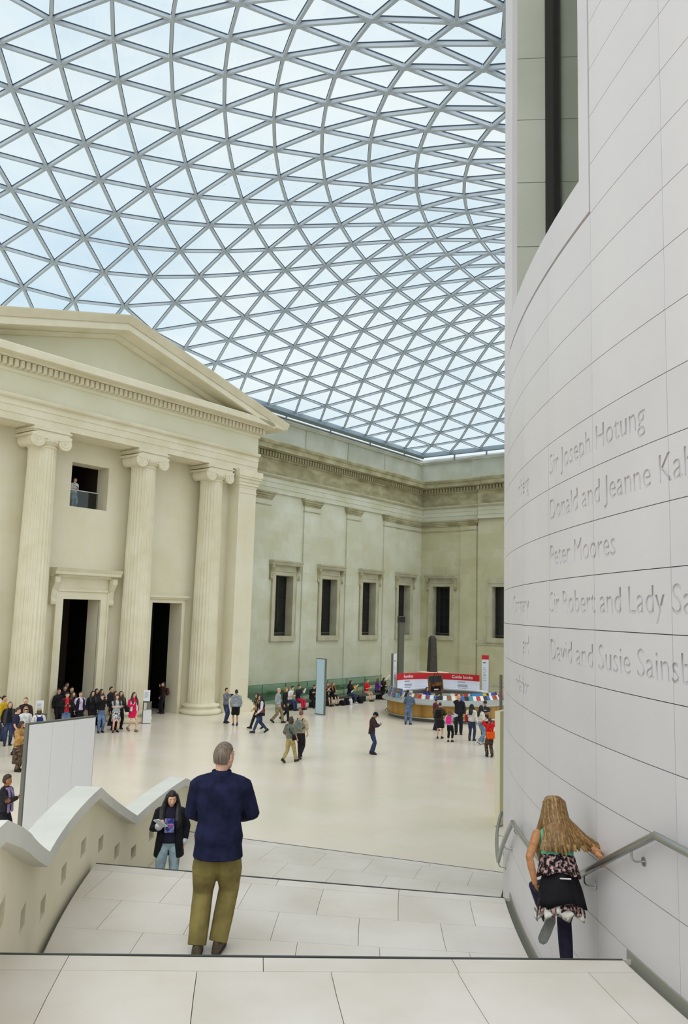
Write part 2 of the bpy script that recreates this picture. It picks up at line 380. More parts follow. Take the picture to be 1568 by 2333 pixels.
# ---- stair: landings paved with slabs, flights of treads, all between the drum and the parapet
stair = tag(empty('floor_stairs'), kind='structure')
RI = R0 + .07
def slab(r0, r1, a0, a1, z, t=.05, name='slab', g=.0022, sh=0.0):
    da = math.degrees(g / 20)
    return obj(name, MB().arc(CX, CY, (lambda a: (r0(a) if callable(r0) else r0 + g)), (lambda a: (r1(a) if callable(r1) else r1 - g)), a0 + da, a1 - da, z - t, z, 3, sh), M['slab'], stair)
RPo = lambda a: RP(a) + .025
def landing(z, ae, ab, nosing_joints, rows, sh=SHEAR):
    """ae: edge angle, ab: where the landing begins; rows: (angle, joints)"""
    obj('landing_body', MB().arc(CX, CY, R0 - .01, lambda a: RP(a) + .05, ae + .004, ab + .3, z - .9, z - .035, 6, sh), M['grout'], stair)
    edges = [ae + .06, ae + .06 + .55] + [r[0] for r in rows]
    joints = [nosing_joints] + [r[1] for r in rows]
    for i in range(len(joints)):
        rs = [RI] + sorted(joints[i]) + [RPo]
        for k in range(len(rs) - 1): slab(rs[k], rs[k + 1], edges[i], edges[i + 1], z, sh=sh)
    obj('nosing_strip', MB().arc(CX, CY, RI, RPo, ae, ae + .055, z - .05, z + .002, 6, sh), M['nosing'], stair)
    obj('riser', MB().arc(CX, CY, R0 - .01, RPo, ae - .02, ae + .0, z - .2, z - .006, 6, sh), M['slab'], stair)
landing(L1, E1, 191.6, [18.77, 19.94, 21.12], [(189.2, [17.98, 18.78, 19.54, 20.33, 21.12]), (191.6, [18.4, 19.2, 20.0, 20.75, 21.4])])
landing(L2, E2, F1, [18.81, 20.15, 21.23], [(176.94, [18.06, 18.81, 19.62, 20.42, 21.23, 22.04]), (178.94, [18.4, 19.19, 19.99, 20.8, 21.62]), (F1, [17.7 + .5, 19.0, 19.74, 20.42, 21.17])])
landing(L3, E3, F2, [18.9, 20.3, 21.8], [(163.6, [18.2, 19.0, 19.8, 20.6, 21.5, 22.4]), (166.2, [18.6, 19.4, 20.2, 21.0, 21.9]), (F2, [18.2, 19.0, 19.9, 20.6, 21.5, 22.4])], 0.0)
def flight(a_hi, z_hi, a_lo, z_lo, n, sh=0.0):
    rise = (z_hi - z_lo) / n; da = (a_hi - a_lo) / n
    for k in range(n - 1):
        z = z_hi - rise * (k + 1); a1 = a_hi - da * k; a0 = a1 - da
        obj('step', MB().arc(CX, CY, RI, RPo, a0, a1 + .02, z - rise - .1, z, 4, sh), M['slab'], stair)
        obj('nosing_strip', MB().arc(CX, CY, RI, RPo, a0 - .004, a0 + .05, z - .02, z + .002, 4, sh), M['nosing'], stair)
    obj('flight_body', MB().arc(CX, CY, R0 - .01, lambda a: RP(a) + .05, a_lo, a_hi, z_lo - .6, z_lo - .12, 4, sh), M['grout'], stair)
flight(E1, L1, F1, L2, 5, SHEAR); flight(E2, L2, F2 + .3, L3, 5, SHEAR); flight(E3, L3, 151.5, 0.0, 9); flight(196.9, L0, 191.6, L1, 5, SHEAR)
obj('landing_body', MB().arc(CX, CY, R0 - .01, lambda a: RP(a) + .05, 196.9, 204, L0 - .9, L0, 6, SHEAR), M['slab'], stair)
# shadow gap along the foot of the drum wall
gap = MB().arc(CX, CY, R0 - .01, R0 + .012, E1 - .2, 191.2, L1 - .04, L1 + .035, 6).arc(CX, CY, R0 - .01, R0 + .012, E2 - .2, F1, L2 - .04, L2 + .035, 6).arc(CX, CY, R0 - .01, R0 + .012, E3, F2, L3 - .04, L3 + .035, 6)
tag(obj('baseboard_drum', gap, mat('brushed grey gutter', (150, 148, 136), .6, .3)), kind='structure')

# ---- parapet with zig-zag coping and step lights
PK = [(204, 5.15), (197.0, 5.15), (192.6, 4.30), (186.55, 4.32), (181.2, 3.57), (174.15, 3.49), (168.9, 2.67), (162.6, 2.67), (159.4, 2.25)]
def zc(a):
    for (a1, z1), (a0, z0) in zip(PK, PK[1:]):
        if a0 <= a <= a1: return z0 + (z1 - z0) * (a - a0) / (a1 - a0)
    return PK[-1][1]
par = tag(empty('stair_parapet'), 'cream stone stair parapet with zig-zag coping on the outer side', 'parapet')
NICHE = [(187.6, 3.9), (185.1, 3.62), (182.05, 3.18), (179.4, 2.90), (176.9, 2.88), (174.55, 2.87), (172.3, 2.66), (170.15, 2.33), (168.0, 2.07), (165.8, 2.09), (163.4, 2.05)]
cuts = sorted(set([p[0] for p in PK] + [n[0] - .3 for n in NICHE] + [n[0] + .3 for n in NICHE] + [x * .8 + 159.4 for x in range(0, 56)]))
cuts = [c for c in cuts if 159.4 <= c <= 204]
wall_b = MB()
def seg(a0, a1, z00, z10, z01, z11, th0=0.03, th1=.19):
    """wall piece between two angles: bottoms z00 z10, tops z01 z11"""
    r = [[pol(RP(a) + t, a, z) for t, z in ((th0, zb), (th1, zb), (th1, zt), (th0, zt))] for a, zb, zt in ((a0, z00, z01), (a1, z10, z11))]
    return r
for a0, a1 in zip(cuts, cuts[1:]):
    if a1 - a0 < 1e-4: continue
    nn = [n for n in NICHE if abs((a0 + a1) / 2 - n[0]) < .3]
    t0, t1 = zc(a0) - .10, zc(a1) - .10
    if nn:
        z = nn[0][1]
        wall_b.loft(seg(a0, a1, 0, 0, z - .085, z - .085)); wall_b.loft(seg(a0, a1, z + .085, z + .085, t0, t1)); wall_b.loft(seg(a0, a1, z - .085, z - .085, z + .085, z + .085, .13, .19))
    else:
        wall_b.loft(seg(a0, a1, 0, 0, t0, t1))
obj('parapet_wall', wall_b, M['parapet'], par)
for a, z in NICHE:
    obj('step_light', MB().loft(seg(a - .3, a + .3, z - .085, z - .085, z + .085, z + .085, .115, .135)), M['grey'], par)
for (a1, z1), (a0, z0) in zip(PK, PK[1:]):
    n = max(2, int((a1 - a0) / .8)); rings = []
    for k in range(n + 1):
        a = a0 + (a1 - a0) * k / n; z = z0 + (z1 - z0) * k / n
        rings.append([pol(RP(a) + t, a, z + dz) for t, dz in ((-.10, -.12), (.20, -.12), (.20, 0), (-.10, 0))])
    obj('coping_stone', MB().loft(rings), M['coping'], par)
    # recessed bed joint under the coping
    obj('coping_bed', MB().loft([[pol(RP(a) + t, a, z + dz) for t, dz in ((.05, -.16), (.17, -.16), (.17, -.11), (.05, -.11))] for a, z in ((a0 + (a1 - a0) * k / n, z0 + (z1 - z0) * k / n) for k in range(n + 1))]), M['parapet'], par)

# ---- portico side of the court (local frame: x along, y away, z up)
def grid_wall(s0, s1, z0, z1, m0, m1, holes, mb=None):
    mb = mb or MB(); ss = sorted({s0, s1} | {h[0] for h in holes} | {h[1] for h in holes}); zz = sorted({z0, z1} | {h[2] for h in holes} | {h[3] for h in holes})
    for a, b in zip(ss, ss[1:]):
        run = None
        for c, d in zip(zz, zz[1:]):
            solid = not any(h[0] - 1e-6 <= a and b <= h[1] + 1e-6 and h[2] - 1e-6 <= c and d <= h[3] + 1e-6 for h in holes)
            if solid: run = (run[0], d) if run else (c, d)
            if (not solid or d == zz[-1]) and run:
                mb.box(a, b, m0, m1, run[0], run[1]); run = None
    return mb
def prof(mb, pts, s0, s1):
    """extrude a (y, z) outline along x"""
    return mb.prism(pts, lambda p: (s0, p[0], p[1]), lambda p: (s1, p[0], p[1]))
SM = 22.61
D1 = (21.74, 23.80, 0, 5.80); D2 = (26.99, 28.99, 0, 5.77); D3 = (2 * SM - 28.99, 2 * SM - 26.99, 0, 5.77); GW = (21.80, 23.88, 10.17, 12.29)
wl = tag(obj('wall_left', grid_wall(12.35, 32.9, 0, 13.9, 33.2, 34.1, [D1, D2, D3, GW]), M['portico'], mw=FR), kind='structure')
obj('respond', MB().box(30.72, 31.55, 32.55, 33.2, 0, 13.33).box(13.67, 14.5, 32.55, 33.2, 0, 13.33), M['portico'], wl)
# anta pilaster at the end of the portico
for sa, sb in ((31.5, 32.87), (2 * SM - 32.87, 2 * SM - 31.5)):
    p = MB(); p.box(sa, sb, 31.75, 34.2, .5, 12.35)
    obj('pilaster', p, M['portico'], wl)
    p = MB()
    for e, z0, z1 in ((.62, 0, .16), (.5, .16, .36), (.36, .36, .44), (.2, .44, .56), (.1, .56, .64)): p.box(sa - e * .85, sb + e * .85, 31.75 - e * .85, 34.2, z0, z1)
    obj('pilaster_base', p, M['carved'], wl)
    p = MB()
    for e, z0, z1 in ((.03, 12.05, 12.12), (.02, 12.35, 12.5), (.09, 12.5, 12.68), (.15, 12.68, 12.86), (.22, 12.86, 12.98), (.26, 12.98, 13.33)): p.box(sa - e, sb + e, 31.75 - e, 34.2, z0, z1)
    obj('pilaster_capital', p, M['carved'], wl)
# entablature
ENT0, ENT1 = 2 * SM - 32.95, 32.95
arch = MB(); prof(arch, [(33.2, 13.33), (31.80, 13.33), (31.80, 13.63), (31.765, 13.64), (31.765, 13.96), (31.73, 13.97), (31.73, 14.24), (31.60, 14.27), (31.56, 14.33), (31.56, 14.42), (31.80, 14.44), (33.2, 14.44)], ENT0, ENT1)
obj('architrave', arch, M['carved'], wl)
obj('architrave_return', MB().box(32.0, 32.95, 31.9, 34.2, 13.33, 15.4), M['carved'], wl)
for a, b in ((20.9, 24.3), (26.6, 29.0), (16.2, 18.6)): obj('soffit_panel', MB().box(a, b, 32.1, 32.9, 13.27, 13.34), M['portico'], wl)
fr = MB(); prof(fr, [(33.2, 14.42), (31.80, 14.42), (31.80, 15.36), (31.70, 15.38), (31.66, 15.46), (31.62, 15.50), (33.2, 15.50)], ENT0, ENT1)
obj('frieze', fr, M['tympanum'], wl)
bed = MB(); prof(bed, [(33.2, 15.48), (31.58, 15.48), (31.58, 15.84), (31.3, 15.86), (31.22, 15.96), (33.2, 15.96)], ENT0, ENT1)
obj('dentil_band', bed, M['carved'], wl)
dm = MB().box(0, .17, 31.30, 31.60, 15.53, 15.83).mesh('dentil', M['carved'])
k = 0; s = ENT0 + .1
while s < ENT1 - .15:
    obj('dentil', dm, parent=wl, mw=Matrix.Translation((s, 0, 0))); s += .2685
cor = MB(); prof(cor, [(34.1, 15.94), (31.25, 15.94), (30.62, 15.90), (30.60, 15.92), (30.60, 16.20), (30.66, 16.27), (34.1, 16.27)], 2 * SM - 33.85, 33.85)
obj('cornice', cor, M['carved'], wl)
tb = MB(); tb.loft([[(2 * SM - 33.2, 31.85, 16.2), (33.2, 31.85, 16.2), (SM, 31.85, 18.95)], [(2 * SM - 33.2, 34.1, 16.2), (33.2, 34.1, 16.2), (SM, 34.1, 18.95)]])
obj('tympanum', tb, M['tympanum'], wl)
SL = (19.22 - 16.27) / (34.01 - 22.61)
def rake(name, pts, m, end):
    mb = MB(); zt = lambda s: 19.22 - SL * abs(s - SM)
    for sg in (1, -1):
        e = SM + sg * (end - SM)
        mb.loft([[(SM, y, zt(SM) + dz) for y, dz in pts], [(e, y, zt(e) + dz) for y, dz in pts]])
    return obj(name, mb, m, wl)
rake('raking_sima', [(34.1, -.36), (30.62, -.36), (30.58, -.30), (30.50, -.18), (30.42, -.06), (30.40, 0), (34.1, 0)], M['carved'], 34.05)
rake('raking_fillet', [(34.1, -.44), (30.66, -.44), (30.66, -.36), (34.1, -.36)], M['carved'], 33.9)
rake('raking_corona', [(34.1, -.76), (30.64, -.72), (30.60, -.70), (30.60, -.44), (34.1, -.44)], M['carved'], 33.0)
rake('raking_bed_moulding', [(34.1, -.92), (31.66, -.92), (31.58, -.84), (31.5, -.74), (34.1, -.74)], M['carved'], 31.6)

# columns -------------------------------------------------------------
def fluted_shaft():
    mb = MB(); NF = 24; PPF = 6; rings = []
    for i in range(15):
        t = i / 14; z = .54 + (12.55 - .54) * t
        r = .70 - .10 * (t ** 1.6) + (.0 if .02 < t < .985 else .02)
        ring = []
        for f in range(NF):
            for q in range(PPF):
                u = q / PPF; a = 2 * math.pi * (f + u) / NF
                d = 0 if u < .2 else .055 * math.sin(math.pi * (u - .2) / .8)
                if t < .015 or t > .985: d *= .15
                rr = r - d; ring.append((rr * math.cos(a), rr * math.sin(a), z))
        rings.append(ring)
    return mb.loft(rings)
shaft_me = fluted_shaft().mesh('shaft', M['carved'])
base_me = MB().lathe([(1.02, 0), (1.07, .03), (1.10, .10), (1.08, .19), (1.02, .23), (.94, .262), (.90, .30), (.92, .36), (.97, .38), (1.0, .43), (.97, .48), (.88, .51), (.78, .53), (.74, .56), (.6, .56)], n=48).mesh('base', M['carved'], True)
def volute_mesh(sx):
    """scroll: a drum lying along y with a spiral fillet raised on its front face"""
    mb = MB(); n = 28; prof_ = [(-.74, .30), (-.70, .335), (-.5, .28), (0, .24), (.5, .28)]
    rings = [[(r * math.cos(2 * math.pi * j / n), y, r * math.sin(2 * math.pi * j / n)) for j in range(n)] for y, r in prof_]
    mb.loft(rings)
    pts = []; rad = []
    for k in range(60):
        th = k / 59 * 2 * math.pi * 2.6; r = .315 * (1 - k / 59) ** .9 + .045
        pts.append((sx * r * math.cos(th + 1.57), -.745, r * math.sin(th + 1.57))); rad.append(.024)
    mb.tube(pts, rad, 5)
    mb.loft([[(.06 * math.cos(a) , y, .06 * math.sin(a)) for a in np.linspace(0, 2 * math.pi, 9)[:-1]] for y in (-.775, -.72)])
    return mb.mesh('volute', M['carved'])
vol_me = {1: volute_mesh(1), -1: volute_mesh(-1)}
cap = MB()
cap.lathe([(.60, 12.42), (.66, 12.46), (.66, 12.52), (.62, 12.55), (.70, 12.62), (.80, 12.72), (.82, 12.78), (.6, 12.80)], n=40)          # necking and echinus
band = []
for x, zt, zb in ((-1.0, 13.02, 12.92), (-.7, 13.10, 12.86), (-.4, 13.10, 12.82), (0, 13.08, 12.76), (.4, 13.10, 12.82), (.7, 13.10, 12.86), (1.0, 13.02, 12.92)):
    band.append([(x * .98, -.76, zb), (x * .98, .74, zb), (x * .98, .74, zt), (x * .98, -.76, zt)])
cap.loft(band); cap.box(-.92, .92, -.70, .74, 13.09, 13.17); cap.box(-.98, .98, -.76, .76, 13.17, 13.24); cap.box(-.9, .9, -.70, .74, 13.24, 13.34)
cap_me = cap.mesh('capital', M['carved'])
egg_me = MB().lathe([(.02, -.05), (.045, -.03), (.05, 0), (.035, .04), (.01, .055)], n=6).mesh('egg', M['carved'], True)
def make_column(s, label):
    c = tag(empty('column', FR @ Matrix.Translation((s, 32.5, 0))), label, 'column', 'fluted columns of the portico')
    obj('base', base_me, parent=c); obj('shaft', shaft_me, parent=c, mw=Matrix.Rotation(math.radians(3.75), 4, 'Z'))
    cp = obj('capital', cap_me, parent=c)
    for sx in (-1, 1): obj('volute', vol_me[sx], parent=cp, mw=Matrix.Translation((sx * .69, 0, 12.74)))
    for k in range(7):
        a = math.radians(-90 + (k - 3) * 17); obj('egg', egg_me, parent=cp, mw=Matrix.Translation((.80 * math.cos(a), .80 * math.sin(a), 12.72)))
    return c
make_column(19.77, 'fluted stone column with scroll capital left of the tall framed doorway')
make_column(25.45, 'fluted stone column with scroll capital between the two dark doorways')
make_column(30.10, 'fluted stone column with scroll capital beside the smooth corner pilaster')

# doors ---------------------------------------------------------------
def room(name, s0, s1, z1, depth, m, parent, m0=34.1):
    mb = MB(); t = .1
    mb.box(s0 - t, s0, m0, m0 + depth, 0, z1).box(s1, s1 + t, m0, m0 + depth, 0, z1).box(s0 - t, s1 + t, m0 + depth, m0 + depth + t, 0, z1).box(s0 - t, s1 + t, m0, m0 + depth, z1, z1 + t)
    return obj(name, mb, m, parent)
d1 = tag(empty('door_1', FR), kind='structure')
sa, sb, _, zt = D1
obj('door_frame', MB().box(sa - .36, sa, 33.06, 33.25, 0, zt + .38).box(sb, sb + .36, 33.06, 33.25, 0, zt + .38).box(sa, sb, 33.06, 33.25, zt, zt + .38), M['carved'], d1)
obj('door_frame_edge', MB().box(sa - .42, sa - .34, 33.0, 33.2, 0, zt + .44).box(sb + .34, sb + .42, 33.0, 33.2, 0, zt + .44).box(sa - .42, sb + .42, 33.0, 33.2, zt + .36, zt + .46), M['carved'], d1)
obj('door_frieze', MB().box(sa - .4, sb + .4, 33.08, 33.2, zt + .46, 6.85), M['carved'], d1)
cn = MB(); prof(cn, [(33.2, 6.80), (32.95, 6.80), (32.88, 6.90), (32.62, 6.93), (32.60, 7.05), (32.56, 7.10), (32.48, 7.22), (33.2, 7.24)], sa - .78, sb + .78)
obj('door_cornice', cn, M['carved'], d1)
def console(s, zt_, zb_, w, m0, k=1.0):
    mb = MB(); pts = []
    prof_ = [(m0, zt_), (m0 - .42 * k, zt_), (m0 - .46 * k, zt_ - .10 * k), (m0 - .44 * k, zt_ - .26 * k), (m0 - .34 * k, zt_ - .42 * k), (m0 - .22 * k, zt_ - .62 * k), (m0 - .17 * k, zb_ + .30 * k), (m0 - .24 * k, zb_ + .16 * k), (m0 - .2 * k, zb_ + .03 * k), (m0 - .1 * k, zb_), (m0, zb_)]
    prof(mb, prof_, s - w / 2, s + w / 2)
    for sx in (-1, 1):
        mb.loft([[(s + sx * x, m0 - .30 * k + .13 * k * math.cos(a), zt_ - .16 * k + .13 * k * math.sin(a)) for a in np.linspace(0, 2 * math.pi, 11)[:-1]] for x in (w / 2 - .02, w / 2 + .025 * k)])
        mb.loft([[(s + sx * x, m0 - .13 * k + .09 * k * math.cos(a), zb_ + .14 * k + .09 * k * math.sin(a)) for a in np.linspace(0, 2 * math.pi, 11)[:-1]] for x in (w / 2 - .02, w / 2 + .025 * k)])
    return mb
for s in (sa - .55, sb + .55): obj('console', console(s, 6.82, 5.52, .26, 33.2), M['carved'], d1)
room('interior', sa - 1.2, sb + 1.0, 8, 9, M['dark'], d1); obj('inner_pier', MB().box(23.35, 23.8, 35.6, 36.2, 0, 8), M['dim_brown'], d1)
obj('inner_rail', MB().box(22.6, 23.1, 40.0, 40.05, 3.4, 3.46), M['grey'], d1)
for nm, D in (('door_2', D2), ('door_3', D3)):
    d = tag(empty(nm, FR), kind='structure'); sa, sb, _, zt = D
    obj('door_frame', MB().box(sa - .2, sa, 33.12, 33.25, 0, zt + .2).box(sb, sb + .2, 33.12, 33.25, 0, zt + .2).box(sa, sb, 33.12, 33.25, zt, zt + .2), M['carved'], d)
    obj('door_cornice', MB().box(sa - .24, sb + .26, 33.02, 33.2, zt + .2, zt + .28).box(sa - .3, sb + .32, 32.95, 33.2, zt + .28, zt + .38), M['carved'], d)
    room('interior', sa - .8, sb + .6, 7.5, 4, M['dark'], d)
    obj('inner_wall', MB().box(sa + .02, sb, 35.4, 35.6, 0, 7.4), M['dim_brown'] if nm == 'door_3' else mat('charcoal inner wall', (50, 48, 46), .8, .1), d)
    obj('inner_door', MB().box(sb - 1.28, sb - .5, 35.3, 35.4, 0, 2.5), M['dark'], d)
# gallery window with its handrail
w8 = tag(empty('window_8', FR), kind='structure'); sa, sb, zb, zt = GW
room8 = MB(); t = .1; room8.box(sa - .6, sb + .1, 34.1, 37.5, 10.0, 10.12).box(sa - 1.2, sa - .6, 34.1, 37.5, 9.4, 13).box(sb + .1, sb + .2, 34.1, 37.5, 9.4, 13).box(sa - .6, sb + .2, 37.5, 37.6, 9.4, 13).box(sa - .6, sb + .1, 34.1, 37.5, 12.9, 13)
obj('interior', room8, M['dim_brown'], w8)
obj('pane', MB().box(sa, sb, 33.98, 34.0, zb, 11.06), glass_mat('smoked balustrade glass', (.78, .84, .83, 1), .05), w8)
obj('rail', MB().tube([(sa, 33.97, 11.08), (sb, 33.97, 11.08)], .022), M['white'], w8)

# ---- weathered wall beyond the portico, the corner and the end wall
WS = 34.1                                   # plane of the long wall (local y)
WX = 54.5                                   # plane of the end wall (local x)
wins = [(37.33, 38.98), (41.95, 43.60), (46.59, 48.22), (51.23, 52.86)]
ZB, ZT = 3.95, 7.73
wb = tag(obj('wall_back', grid_wall(32.87, 55.3, 0, 16.0, WS, WS + .9, [(a, b, ZB, ZT) for a, b in wins]), M['ashlar'], mw=FR), kind='structure')
obj('wall_extension', MB().box(-9.5, 12.35, WS, WS + .9, 0, 18.0), M['ashlar'], wb)
endw = [(26.1, 27.72), (31.40, 32.95)]
wr = tag(obj('wall_right', grid_wall(0, 0, 0, 0, 0, 0, []).add([], []), M['ashlar_y'], mw=FR), kind='structure') if False else None
mb = MB()
for h in ((8.0, 34.1),):
    ys = sorted({8.0, 34.1, *[y for w in endw for y in w], 28.95}); zz = [0, ZB, ZT, 16.0]
    for a, b in zip(ys, ys[1:]):
        front = WX if a >= 28.9 else WX - .14
        hole = any(abs(a - w[0]) < 1e-6 for w in endw)
        if hole: mb.box(front, WX + .9, a, b, 0, ZB).box(front, WX + .9, a, b, ZT, 16.0)
        else: mb.box(front, WX + .9, a, b, 0, 16.0)
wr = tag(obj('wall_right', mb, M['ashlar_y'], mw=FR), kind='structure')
# pilasters and their capitals
def pil(par, s0, s1, capx=.16, vertical='s'):
    if vertical == 's':
        obj('pilaster', MB().box(s0, s1, WS - .10, WS + .02, .62, 12.95), M['ashlar'], par)
        mb = MB()
        for e, z0, z1 in ((.03, 12.03, 12.10), (.05, 12.42, 12.52), (.11, 12.52, 12.64), (.17, 12.64, 12.78), (.22, 12.78, 12.88)): mb.box(s0 - e, s1 + e, WS - .10 - e, WS, z0, z1)
    else:
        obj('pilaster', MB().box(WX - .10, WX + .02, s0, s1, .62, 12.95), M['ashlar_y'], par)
        mb = MB()
        for e, z0, z1 in ((.03, 12.03, 12.10), (.05, 12.42, 12.52), (.11, 12.52, 12.64), (.17, 12.64, 12.78), (.22, 12.78, 12.88)): mb.box(WX - .10 - e, WX, s0 - e, s1 + e, z0, z1)
    obj('pilaster_capital', mb, M['cornice'], par)
pil(wb, 35.1, 36.62); pil(wb, 39.87, 41.45); pil(wb, 44.52, 46.1); pil(wb, 49.12, 50.7)
pil(wr, 29.1, 30.5, vertical='m')
cc = MB()
for e, z0, z1 in ((.03, 12.03, 12.10), (.05, 12.42, 12.52), (.11, 12.52, 12.64), (.17, 12.64, 12.78), (.22, 12.78, 12.88)):
    cc.box(50.7, WX, WS - .02 - e, WS, z0, z1); cc.box(WX - .02 - e, WX, 30.5, WS, z0, z1)
obj('capital_band', cc, M['cornice'], wb)
def run_profile(pts, name, m, ext=0.0):
    """a moulding along the long wall, mitred in the corner, then along the end wall. pts: (projection, z)"""
    mb = MB()
    mb.loft([[(32.9, WS - p, z) for p, z in pts], [(WX - p, WS - p, z) for p, z in pts]])
    obj(name, mb, m, wb)
    mb = MB(); br = 29.0; q = .22
    mb.loft([[(WX - p, WS - p, z) for p, z in pts], [(WX - p, br - p, z) for p, z in pts]])
    mb.loft([[(WX - p - q, br - p - q * 0, z) for p, z in pts], [(WX - p - q, 8.0, z) for p, z in pts]])
    obj(name, mb, m, wr)
run_profile([(0, 12.90), (.12, 12.90), (.12, 13.20), (.15, 13.21), (.15, 13.52), (.18, 13.53), (.18, 13.80), (0, 13.80)], 'architrave', M['ashlar'])
run_profile([(0, 13.80), (.20, 13.80), (.28, 13.86), (.34, 13.93), (.34, 14.02), (.12, 14.05), (0, 14.05)], 'taenia', M['window_stone'])
run_profile([(0, 14.05), (.10, 14.05), (.10, 15.0), (0, 15.0)], 'frieze', M['cornice'])
run_profile([(0, 15.0), (.16, 15.0), (.22, 15.08), (.22, 15.42), (.45, 15.44), (.5, 15.5), (0, 15.5)], 'dentil_band', M['cornice'])
run_profile([(0, 15.48), (.74, 15.46), (.76, 15.48), (.76, 15.74), (.84, 15.80), (.90, 15.96), (.86, 16.02), (0, 16.04)], 'cornice', M['cornice'])
dm2 = MB().box(0, .14, -.40, -.20, 15.1, 15.40).mesh('dentil', M['cornice'])
s = 33.1
while s < WX - .5: obj('dentil', dm2, parent=wb, mw=Matrix.Translation((s, WS, 0))); s += .262
y = WS - .6
while y > 26.5:
    obj('dentil', dm2, parent=wr, mw=Matrix.Translation((WX - (.0 if y > 29 else .22), y, 0)) @ Matrix.Rotation(-math.pi / 2, 4, 'Z')); y -= .262
# attic blocks and coping under the roof
bl = [(32.9, 35.3), (35.3, 39.95), (39.95, 44.6), (44.6, 49.25), (49.25, WX + .1)]
for a, b in bl: obj('attic_block', MB().box(a + .03, b - .03, WS + .08, WS + .9, 16.0, 17.55), M['attic'], wb)
obj('attic_block', MB().box(WX - .0, WX + .9, 29.5, WS + .1, 16.0, 17.55), M['attic'], wr); obj('attic_block', MB().box(WX - .2, WX + .9, 8, 29.46, 16.0, 17.55), M['attic'], wr)
obj('attic_core', MB().box(32.9, WX + .9, WS + .2, WS + .9, 15.9, 17.5), M['cornice'], wb)
obj('attic_coping', MB().box(32.9, WX + .9, WS - .10, WS + .9, 17.52, 17.64).box(32.9, WX + .9, WS - .16, WS + .9, 17.64, 17.76), M['attic'], wb)
obj('attic_coping', MB().box(WX - .10, WX + .9, 29.4, WS - .10, 17.52, 17.64).box(WX - .16, WX + .9, 29.4, WS - .16, 17.64, 17.76).box(WX - .3, WX + .9, 8, 29.4, 17.52, 17.76), M['attic'], wr)
# plinth
obj('plinth', MB().box(32.9, WX, WS - .12, WS, 0, .50).box(32.9, WX, WS - .16, WS, .50, .62), M['window_stone'], wb)
obj('plinth', MB().box(WX - .30, WX, 8, WS - .12, 0, .50).box(WX - .36, WX, 8, WS - .16, .50, .56).box(WX - .26, WX, 8, WS - .16, .56, .66), M['window_stone'], wr)
# blind niche and sill band on the projecting end bay
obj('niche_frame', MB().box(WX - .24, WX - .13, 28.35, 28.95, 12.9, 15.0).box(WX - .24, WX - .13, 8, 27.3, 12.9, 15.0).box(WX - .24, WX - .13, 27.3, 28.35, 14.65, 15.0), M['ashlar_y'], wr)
obj('sill_band', MB().box(WX - .24, WX - .1, 8, 29.05, 3.55, 3.72).box(WX - .2, WX - .1, 8, 29.0, 3.40, 3.55), M['window_stone'], wr)

def window(idx, a, b, end=False, cons=True):
    """sash window in a stone surround. Built along x in a local frame whose y points into the wall"""
    if not end: mw = FR @ Matrix.Translation((a, WS, 0))
    else: mw = FR @ Matrix.Translation((WX - (.14 if a < 28 else 0), b, 0)) @ Matrix.Rotation(-math.pi / 2, 4, 'Z')
    w = b - a; r = tag(empty('window_%d' % idx, mw), kind='structure')
    obj('window_surround', MB().box(-.30, 0, -.09, .03, ZB, ZT + .28).box(w, w + .30, -.09, .03, ZB, ZT + .28).box(0, w, -.09, .03, ZT, ZT + .28), M['window_stone'], r)
    obj('window_surround', MB().box(-.34, -.27, -.13, .02, ZB, ZT + .32).box(w + .27, w + .34, -.13, .02, ZB, ZT + .32).box(-.34, w + .34, -.13, .02, ZT + .25, ZT + .32), M['window_stone'], r)
    obj('sill', MB().box(-.36, w + .36, -.16, .3, ZB - .33, ZB), M['window_stone'], r)
    obj('window_frieze', MB().box(-.30, w + .30, -.06, .02, ZT + .32, ZT + .66), M['window_stone'], r)
    if cons:
        c = MB(); prof(c, [(0, 8.36), (-.28, 8.36), (-.34, 8.44), (-.36, 8.52), (-.42, 8.56), (-.44, 8.66), (0, 8.68)], -.62, w + .62)
        obj('window_cornice', c, M['window_stone'], r)
        for s in (-.46, w + .46): obj('console', console(s, 8.38, 7.45, .2, 0, .72), M['cornice'], r)
    obj('reveal', MB().box(0, .001, 0, .6, ZB, ZT).box(w - .001, w, 0, .6, ZB, ZT), M['window_stone'], r)
    fy = .50
    obj('window_frame', MB().box(0, .07, fy, fy + .08, ZB, ZT).box(w - .07, w, fy, fy + .08, ZB, ZT).box(0, w, fy, fy + .08, ZB, ZB + .14).box(0, w, fy, fy + .08, ZT - .07, ZT), M['winframe'], r)
    obj('sash_bar', MB().box(w / 2 - .018, w / 2 + .018, fy - .01, fy + .05, ZB, ZT), M['winframe'], r)
    n = 5; h = (ZT - ZB - .2) / n
    for k in range(1, n): obj('sash_bar', MB().box(.06, w - .06, fy - .005, fy + .05, ZB + .14 + k * h - .012, ZB + .14 + k * h + .012), M['winframe'], r)
    obj('lower_rail', MB().box(.05, w - .05, fy - .03, fy + .02, ZB + .14, ZB + .19), M['grey'], r)
    for k in range(n):
        for x0, x1 in ((.07, w / 2 - .018), (w / 2 + .018, w - .07)):
            obj('pane', MB().box(x0, x1, fy + .02, fy + .03, ZB + .14 + k * h, ZB + .14 + (k + 1) * h), M['darkglass'], r)
    obj('backing', MB().box(-.05, w + .05, fy + .1, fy + .2, ZB - .05, ZT + .05), M['dark'], r)
for i, (a, b) in enumerate(wins): window(i + 1, a, b)
window(5, *endw[1], end=True); window(6, *endw[0], end=True, cons=False)
